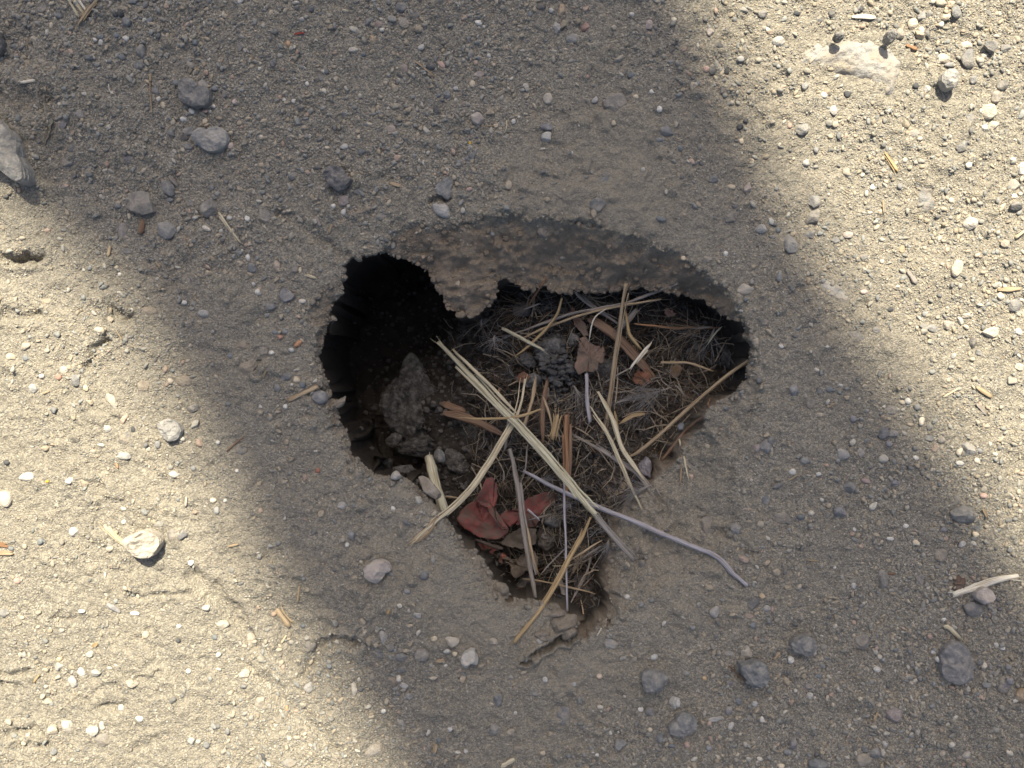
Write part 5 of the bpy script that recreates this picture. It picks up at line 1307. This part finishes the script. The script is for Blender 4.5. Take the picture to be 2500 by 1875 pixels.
# ------------------------------------------------------------ clods and stones in the burrow
# px, py, z top-ish, w px, h px, rot, tall mm, colour, label, kind
CL = [
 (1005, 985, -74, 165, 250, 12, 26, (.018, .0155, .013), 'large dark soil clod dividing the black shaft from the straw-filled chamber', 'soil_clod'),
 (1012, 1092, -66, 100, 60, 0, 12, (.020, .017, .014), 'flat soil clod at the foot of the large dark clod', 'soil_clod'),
 (1072, 1114, -44, 30, 34, 0, 7, (.13, .14, .14), 'grey pebble resting on top of the thick stubby straw', 'pebble'),
 (1115, 1128, -60, 80, 62, -35, 12, (.075, .065, .055), 'angular soil clod right of the grey pebble in the burrow', 'soil_clod'),
 (1350, 862, -46, 84, 96, 20, 14, (.085, .08, .075), 'rough grey clod in the chamber, left of the lobed leaf', 'soil_clod'),
 (1402, 830, -46, 34, 36, 0, 7, (.10, .095, .09), 'small grey clod touching the rough grey clod', 'soil_clod'),
 (1274, 752, -48, 46, 40, 0, 8, (.085, .085, .085), 'grey clod below the back wall beside the tongue of soil', 'soil_clod'),
 (1288, 878, -48, 44, 38, 0, 8, (.075, .07, .065), 'dark clod at the left of the crumb heap', 'soil_clod'),
 (1300, 930, -46, 50, 40, 10, 8, (.10, .10, .10), 'grey clod at the bottom of the crumb heap', 'soil_clod'),
 (1402, 902, -44, 28, 26, 0, 6, (.11, .11, .11), 'small round grey clod below the lobed leaf', 'soil_clod'),
 (1350, 925, -44, 24, 22, 0, 5, (.11, .11, .11), 'small grey crumb in the middle of the crumb heap', 'soil_clod'),
 (1349, 1272, -42, 48, 36, -10, 9, (.12, .125, .125), 'smooth grey stone right of the second red leaf', 'stone'),
 (1332, 1320, -43, 46, 62, 25, 10, (.10, .08, .06), 'brown soil lump under the smooth grey stone', 'soil_clod'),
 (1208, 1376, -46, 26, 22, 0, 6, (.17, .16, .15), 'pale pebble under the lower left rim', 'pebble'),
 (1292, 1432, -46, 70, 50, 0, 12, (.09, .08, .07), 'grey-brown clod just inside the bottom rim', 'soil_clod'),
 (1434, 1424, -34, 66, 56, 20, 10, (.08, .072, .065), 'dark clod near the foot of the right bank', 'soil_clod'),
 (1422, 1370, -40, 40, 50, 0, 8, (.09, .085, .08), 'small clod behind the golden straw', 'soil_clod'),
 (1578, 1146, -30, 36, 58, 20, 10, (.30, .27, .28), 'pale pinkish lump beside the grass spike', 'soil_clod'),
 (1664, 1042, -32, 18, 20, 0, 4, (.25, .27, .29), 'tiny whitish pebble on the right bank', 'pebble'),
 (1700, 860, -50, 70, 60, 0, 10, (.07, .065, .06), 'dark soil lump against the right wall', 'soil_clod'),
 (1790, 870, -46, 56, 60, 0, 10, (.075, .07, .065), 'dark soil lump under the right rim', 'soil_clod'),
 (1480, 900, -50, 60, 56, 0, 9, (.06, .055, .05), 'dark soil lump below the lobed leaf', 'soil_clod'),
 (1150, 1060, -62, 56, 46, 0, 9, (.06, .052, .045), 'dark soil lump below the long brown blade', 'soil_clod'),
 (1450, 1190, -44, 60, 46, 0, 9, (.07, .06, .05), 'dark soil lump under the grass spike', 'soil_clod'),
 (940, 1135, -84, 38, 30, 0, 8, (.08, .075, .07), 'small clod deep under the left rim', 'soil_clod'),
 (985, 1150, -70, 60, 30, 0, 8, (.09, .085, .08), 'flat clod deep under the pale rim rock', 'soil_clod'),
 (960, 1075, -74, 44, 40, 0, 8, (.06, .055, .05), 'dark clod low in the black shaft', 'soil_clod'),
 (1030, 1185, -52, 62, 26, -15, 8, (.11, .105, .10), 'grey slab under the pale rim rock', 'stone'),
 (1705, 700, -20, 30, 26, 0, 5, (.15, .14, .13), 'grey pebble set in the back wall, right', 'pebble'),
]
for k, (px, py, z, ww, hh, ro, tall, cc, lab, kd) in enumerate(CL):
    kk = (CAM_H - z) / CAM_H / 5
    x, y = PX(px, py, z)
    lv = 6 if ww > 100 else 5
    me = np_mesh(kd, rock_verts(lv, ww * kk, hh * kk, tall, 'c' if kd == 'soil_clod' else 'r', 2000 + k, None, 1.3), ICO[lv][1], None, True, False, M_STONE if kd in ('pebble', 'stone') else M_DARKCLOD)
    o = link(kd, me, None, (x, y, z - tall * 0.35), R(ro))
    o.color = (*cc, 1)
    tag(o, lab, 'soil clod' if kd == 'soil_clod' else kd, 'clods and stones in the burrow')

# stones and clods of the rim
RC = [
 (1046, 1192, 74, 34, -42, 6, 't', 'pale flat rock set in the lower left rim', 'stone', 'a', .6),
 (968, 1160, 26, 24, 0, 6, 'wc', 'small whitish pebble stuck on the left rim', 'pebble', 'r', .3),
 (1376, 1524, 76, 44, 20, 10, 't', 'cracked rim clod, largest upper one at the bottom of the burrow', 'soil_clod', 'c', .3),
 (1388, 1546, 44, 26, 25, 8, 't', 'cracked rim clod, small lower right one at the bottom of the burrow', 'soil_clod', 'c', .3),
 (1332, 1551, 54, 26, -8, 8, 't', 'cracked rim clod, lower left one at the bottom of the burrow', 'soil_clod', 'c', .3),
 (1352, 1500, 60, 18, 8, 6, 't', 'thin rim clod above the cracked ones', 'soil_clod', 'c', .35),
 (1222, 1440, 40, 34, -30, 7, 't', 'crumbly clod on the lower left rim tip', 'soil_clod', 'c', .35),
 (828, 985, 48, 20, 35, 5, 't', 'finger of soil jutting from the left rim', 'soil_clod', 'c', .2),
 (1318, 455, 1, 1, 0, 1, 't', '', None, 'c', .3),
 (782, 970, 40, 34, 0, 7, 'gv', 'grey stone in the left rim under the speckled straw', 'stone', 'r', .4),
]
for k, (px, py, ww, hh, ro, tall, cc, lab, kd, sh, sk) in enumerate(RC):
    if not kd: continue
    x, y, z = place(px, py, 1)
    if lip_at(x, y) > -0.5: z = -2.0
    x, y = PX(px, py, z)
    me = np_mesh(kd, rock_verts(4, ww / 5, hh / 5, tall, sh, 2500 + k, None, 1.2), ICO[4][1], None, True, False, M_STONE if kd != 'soil_clod' else M_CLOD)
    o = link(kd, me, None, (x, y, z + tall * (0.5 - sk) - (1.5 if kd == 'soil_clod' else 2.5 if px == 1046 else 0)), R(ro))
    o.color = (*mixcol(cc, k), 1)
    tag(o, lab, 'soil clod' if kd == 'soil_clod' else kd, 'clods and stones of the rim')


# ------------------------------------------------------------ bristly grass seed heads
def bristles(C, ends, rad=0.11):
    V, Q = [], []
    for e in ends:
        a = np.array(C[0]) if len(C) == 1 else np.array(C[rnd.randrange(len(C))])
        e = np.array(e)
        mid = (a + e) / 2 + np.array([rnd.uniform(-1, 1), rnd.uniform(-1, 1), rnd.uniform(0, 1.5)])
        pts = catmull([a, mid, e], 7)
        T = e - a; T = T / (np.linalg.norm(T) + 1e-9)
        s1 = np.cross(T, [0, 0.1, 1.0]); s1 /= np.linalg.norm(s1) + 1e-9
        s2 = np.cross(T, s1)
        b0 = len(V)
        for i, p in enumerate(pts):
            rr = rad * (1 - 0.65 * i / 6)
            for k in range(3):
                an = 2.094 * k
                V.append(p + s1 * math.cos(an) * rr + s2 * math.sin(an) * rr)
        for i in range(6):
            for k in range(3):
                k2 = (k + 1) % 3
                Q.append((b0 + i * 3 + k, b0 + i * 3 + k2, b0 + i * 3 + 3 + k2, b0 + i * 3 + 3 + k))
    return np.array(V), np.array(Q)


def plain_mat(name, c, rough=0.7):
    m = NT(name)
    tc = m.n('ShaderNodeTexCoord').outputs['Object']
    n1 = m.n('ShaderNodeTexNoise', {'Vector': tc, 'Scale': 500.0, 'Detail': 3.0}).outputs[0]
    cc = m.mix(n1, tuple(v * 0.6 for v in c), tuple(min(1, v * 1.3) for v in c))
    m.l(cc, m.b.inputs['Base Color'])
    m.b.inputs['Roughness'].default_value = rough
    return m.m


M_AWN = plain_mat('awn', (.22, .21, .20))
M_AWN2 = plain_mat('tan_awn', (.20, .155, .11))


def seed_head(px, py, z, ang, length, spread, n, label, mat=None, body=1.3):
    x, y = PX(px, py, z)
    root = bpy.data.objects.new('seed_head', None)
    col.objects.link(root)
    root.location = (x * MM, y * MM, z * MM)
    root.empty_display_size = 0.003
    tag(root, label, 'seed head', 'bristly grass seed heads in the burrow')
    a = R(ang)
    d = np.array([math.cos(a), math.sin(a), 0.05])
    bl = length * 0.3
    C = np.array([d * bl * u for u in np.linspace(0, 1, 7)])
    rads = body / 2 * np.sin(np.linspace(0.25, 2.9, 7))
    sp = link('spikelet', straw_mesh('spikelet', [(C, rads, .8, 3)], M_STRAW), root)
    sp.color = (*STC['grey'], 1)
    ends = []
    for _ in range(n):
        b = a + R(rnd.gauss(0, spread)); L = length * rnd.uniform(0.6, 1.05)
        ends.append((math.cos(b) * L, math.sin(b) * L, rnd.uniform(-0.25, 0.35) * L))
    V, Q = bristles([d * bl * .3, d * bl * .6, d * bl], ends)
    link('bristles', np_mesh('bristles', V, Q, None, True, True, mat or M_AWN), root)
    return root


SH = [(1207, 818, -42, -92, 13, 45, 34, 'bristly star-shaped seed head left of the short greenish straw', M_AWN),
      (1175, 779, -46, -90, 15, 50, 18, 'dim bristly seed head under the tip of the soil tongue', M_AWN2),
      (1308, 1170, -38, 5, 13, 10, 26, 'pale bristly tuft left of the long pale straw', M_AWN),
      (1391, 1243, -30, 90, 9, 120, 30, 'small star of bristles on the thin vertical stem', M_AWN),
      (1486, 1318, -20, -100, 12, 28, 30, 'white brush-like seed head with a golden base near the bottom bank', M_AWN),
      (1590, 1185, -20, 200, 24, 26, 46, 'large fan of grey bristles at the end of the grass spike', M_AWN),
      (1600, 1190, -18, -60, 18, 60, 14, 'sparse bristles beyond the tip of the grass spike', M_AWN2),
      (1640, 945, -38, 200, 42, 22, 34, 'wide spray of long bristles in the right half of the burrow', M_AWN),
      (1650, 940, -38, -50, 26, 40, 22, 'short spray of bristles pointing to the right bank', M_AWN2),
      (1740, 798, -34, 185, 38, 18, 26, 'reddish bristles spreading from the thin stem by the right wall', M_AWN2),
      (1745, 800, -34, -110, 24, 40, 20, 'bristles hanging below the right wall', M_AWN),
      (1320, 740, -42, 200, 34, 30, 18, 'fine bristles below the back wall', M_AWN2),
      (1230, 1150, -46, -90, 20, 30, 22, 'dark soft bristles above the red leaf', M_AWN2),
      (1400, 940, -42, -60, 28, 35, 34, 'grey-green bristles below the crumb heap', M_AWN),
      (1340, 945, -42, -100, 24, 25, 26, 'soft bristles hanging from the crumb heap', M_AWN2),
      (1500, 985, -40, 20, 34, 22, 26, 'thin bristles beside the upright pinkish-tan straw', M_AWN),
      (1290, 1270, -34, 15, 40, 10, 12, 'few long bristles over the second red leaf', M_AWN2),
      (1470, 1330, -26, 215, 44, 14, 16, 'long bristles slanting down toward the bottom rim', M_AWN2),
      (1560, 1330, -12, 250, 16, 25, 6, 'few bristles lying on the lower right bank', M_AWN2)]
for q in SH:
    seed_head(*q[:8], mat=q[8])

# ------------------------------------------------------------ uncountable litter and crumbs on the burrow floor
r_ = np.random.default_rng(99)
V, Q, C3 = [], [], []
cnt = 0
fl_pts = []
mask = (HD > 4)
jj, ii = np.nonzero(mask)
sub = r_.integers(0, len(jj), 14000)
ch = PX(1165, 0)[0]
VXi = VX[iy0:iy0 + len(YI), ix0:ix0 + len(XI)]; VYi = VY[iy0:iy0 + len(YI), ix0:ix0 + len(XI)]
for s_ in sub:
    j, i = jj[s_], ii[s_]
    x, y, z = VXi[j, i], VYi[j, i], HZ[j, i]
    if x < ch + r_.normal(0, 9) or z > -24: continue
    fl_pts.append((x, y, z))
pal = np.array([(.10, .078, .055), (.24, .20, .145), (.05, .042, .034), (.11, .07, .045), (.15, .14, .13), (.08, .076, .072)])
for (x, y, z) in fl_pts[:4600]:
    L = r_.uniform(2, 9) * (2.6 if r_.uniform() < 0.3 else 1); a = r_.uniform(0, 6.283); rr = r_.uniform(0.09, 0.28) * (1.9 if r_.uniform() < .10 else 1)
    if r_.uniform() < .022: L = r_.uniform(12, 26); rr = r_.uniform(.25, .5)
    d = np.array([math.cos(a), math.sin(a), r_.normal(0, 0.25 if L < 12 else .08)]); c0 = np.array([x, y, z + r_.uniform(0.4, 9)])
    s1 = np.array([-math.sin(a), math.cos(a), 0]); u1 = np.array([0, 0, 1.0]); bend = s1 * r_.normal(0, 0.12) * L
    b0 = len(V)
    for kk_, tt_ in enumerate((-0.5, -0.17, 0.17, 0.5)):
        cc = c0 + d * L * tt_ + bend * (1 - (tt_ * 2) ** 2)
        rk = rr * (1 if abs(tt_) < .3 else .6)
        V += [cc + s1 * rk, cc + u1 * rk * .6, cc - s1 * rk, cc - u1 * rk * .6]
    for g in range(3):
        for k in range(4):
            Q.append((b0 + g * 4 + k, b0 + g * 4 + (k + 1) % 4, b0 + g * 4 + 4 + (k + 1) % 4, b0 + g * 4 + 4 + k))
    C3 += [(pal[r_.integers(0, 6)] if rr < .25 or L < 12 else np.array((.30, .245, .175))) * r_.uniform(.7, 1.2)] * 16
lit = link('plant_litter', np_mesh('plant_litter', np.array(V), np.array(Q), np.array(C3), True, True, M_GRAIN))
tag(lit, 'tangle of fine dry grass bits covering the floor of the burrow', 'litter', None, 'stuff')

parts = []
sub = r_.integers(0, len(jj), 5200)
for q, s_ in enumerate(sub):
    j, i = jj[s_], ii[s_]
    x, y, z = VXi[j, i], VYi[j, i], HZ[j, i]
    sz = 0.8 + 3.2 * r_.uniform() ** 3
    lv = 2 if sz > 1.8 else 1
    v = rock_verts(lv, sz, sz * .85, sz * .7, 'c', 7000 + q % 60) + np.array([x, y, z + sz * .15])
    g = r_.uniform(.45, 1.3)
    parts.append((v, ICO[lv][1], np.tile(np.array((.085, .078, .07)) * g, (len(v), 1))))
# crumb heap in the middle of the chamber
for q in range(230):
    px, py = r_.normal(1370, 28), r_.normal(905, 26)
    z = -44 + r_.uniform(-4, 3) - abs(px - 1370) * .05
    x, y = PX(px, py, z)
    sz = 0.7 + 3.8 * r_.uniform() ** 2.6
    v = rock_verts(3, sz * r_.uniform(.9, 1.4), sz * .8, sz * .75, 'a', 7100 + q % 60) + np.array([x, y, z])
    parts.append((v, ICO[3][1], np.tile(np.array((.07, .068, .066)) * r_.uniform(.5, 1.3), (len(v), 1))))
cv, cf, ccol = join(parts)
crumbs = link('soil_crumbs', np_mesh('soil_crumbs', cv, cf, ccol, True, False, M_GRAIN))
tag(crumbs, 'loose dark soil crumbs strewn over the floor of the burrow', 'soil crumbs', None, 'stuff')

# ------------------------------------------------------------ unseen tree, its limb shaped to throw the shade band (stands beyond the top of the photo)
def bark_mat():
    m = NT('bark')
    tc = m.n('ShaderNodeTexCoord').outputs['Object']
    mp = m.n('ShaderNodeMapping', {'Vector': tc, 'Scale': (6.0, 6.0, 1.2)})
    n1 = m.n('ShaderNodeTexNoise', {'Vector': mp.outputs[0], 'Scale': 4.0, 'Detail': 8.0, 'Roughness': 0.7}).outputs[0]
    m.l(m.ramp(n1, [(0.35, (.06, .045, .035)), (0.65, (.20, .165, .13))]), m.b.inputs['Base Color'])
    m.l(m.n('ShaderNodeBump', {'Height': n1, 'Strength': 1.0, 'Distance': 0.03}).outputs[0], m.b.inputs['Normal'])
    return m.m


M_BARK = bark_mat()
M_FOL = plain_mat('foliage', (.06, .09, .035))
LB = [(-320, -20), (-30, 370), (250, 650), (455, 1000), (640, 1375), (850, 1715), (1030, 2070), (1330, 2520)]
RB = [(990, -920), (1270, -560), (1535, -250), (1785, 130), (1990, 535), (2185, 900), (2410, 1215), (2700, 1640)]
DIST = 5.2
tree = bpy.data.objects.new('tree', None)
col.objects.link(tree)
tag(tree, 'unseen tree beyond the top of the photo, its thick limb shaped to shade the burrow', 'tree')
mids, rad = [], []
for (a, b), (c, d) in zip(LB, RB):
    p = Vector((*PX(a, b), 0)) * MM; q = Vector((*PX(c, d), 0)) * MM
    mids.append((p + q) / 2); rad.append((p, q))
pts, rr = [], []
for i, m_ in enumerate(mids):
    u = (mids[min(i + 1, len(mids) - 1)] - mids[max(i - 1, 0)]).normalized()
    nrm = Vector((-u.y, u.x, 0))
    half = abs((rad[i][1] - rad[i][0]).dot(nrm)) / 2
    k = math.sqrt(1 + (S.dot(nrm) / S.z) ** 2)
    pts.append(m_ + S * DIST); rr.append(half / k)
u0 = (pts[1] - pts[0]).normalized(); u1 = (pts[-1] - pts[-2]).normalized()
fork = Vector((-1.9, 5.3, 3.9))
pts = [fork, fork.lerp(pts[0], 0.5) + Vector((0, 0, .12))] + pts + [pts[-1] + u1 * 0.8, pts[-1] + u1 * 1.8 + Vector((0.1, 0, .2)), pts[-1] + u1 * 2.8 + Vector((0, 0.2, .5))]
rr = [0.19, 0.165] + rr + [0.11, 0.075, 0.04]
base = fork.copy(); base.z = 0
tree.location = base


def limb(name, pts, rr, seed, n=90, sides=26):
    C = catmull([tuple(p * 1000) for p in pts], n)
    rads = np.interp(np.linspace(0, len(rr) - 1, n), range(len(rr)), rr) * 1000
    V, Q, UV, L = tube(C, rads, 1.0, sides, seed, wob=0.03)
    b = np.array(base) * 1000
    me = np_mesh(name, np.array(V) - b, np.array(Q), None, True, True, M_BARK)
    return link(name, me, tree)


limb('limb', pts, rr, 1)
limb('trunk', [base + Vector((0.05, .1, -0.3)), base + Vector((0, 0, .6)), base + Vector((-.05, .05, 1.8)), fork, fork + Vector((-.3, .3, 1.2)), fork + Vector((-.5, .8, 2.4))], [.36, .29, .25, .24, .16, .07], 2)
limb('limb', [fork + Vector((-.1, 0, .2)), fork + Vector((-.9, -.1, .9)), fork + Vector((-1.9, .2, 1.7))], [.13, .09, .03], 3, 30, 14)
limb('limb', [fork + Vector((.0, .2, .5)), fork + Vector((.7, .9, 1.3)), fork + Vector((1.3, 1.6, 2.0))], [.12, .08, .03], 4, 30, 14)
clumps = [(fork + Vector((-.5, .9, 2.5)), 1.3, 2600), (fork + Vector((-2.0, .3, 1.9)), 1.0, 1700), (fork + Vector((1.3, 1.8, 2.2)), 1.0, 1700), (pts[-1] + Vector((.3, -.4, .2)), .8, 1400)]
V, Fq = [], []
for c_, R_, n_ in clumps:
    for _ in range(n_):
        d = r_.normal(size=3); d /= np.linalg.norm(d)
        p = np.array(c_) + d * R_ * r_.uniform(.35, 1) * np.array([1, 1, .7]) * (0.8 + 0.25 * math.sin(d[0] * 5 + d[2] * 4))
        a = r_.normal(size=3); a /= np.linalg.norm(a); b = np.cross(a, d); b /= np.linalg.norm(b) + 1e-9
        s_ = r_.uniform(.03, .06); b0 = len(V)
        V += [p - a * s_, p + b * s_ * .45, p + a * s_, p - b * s_ * .45]
        Fq.append((b0, b0 + 1, b0 + 2, b0 + 3))
link('crown', np_mesh('crown', (np.array(V) - np.array(base)) * 1000, np.array(Fq), None, False, True, M_FOL), tree)
print('objects', len(bpy.data.objects), 'labels', len(used))
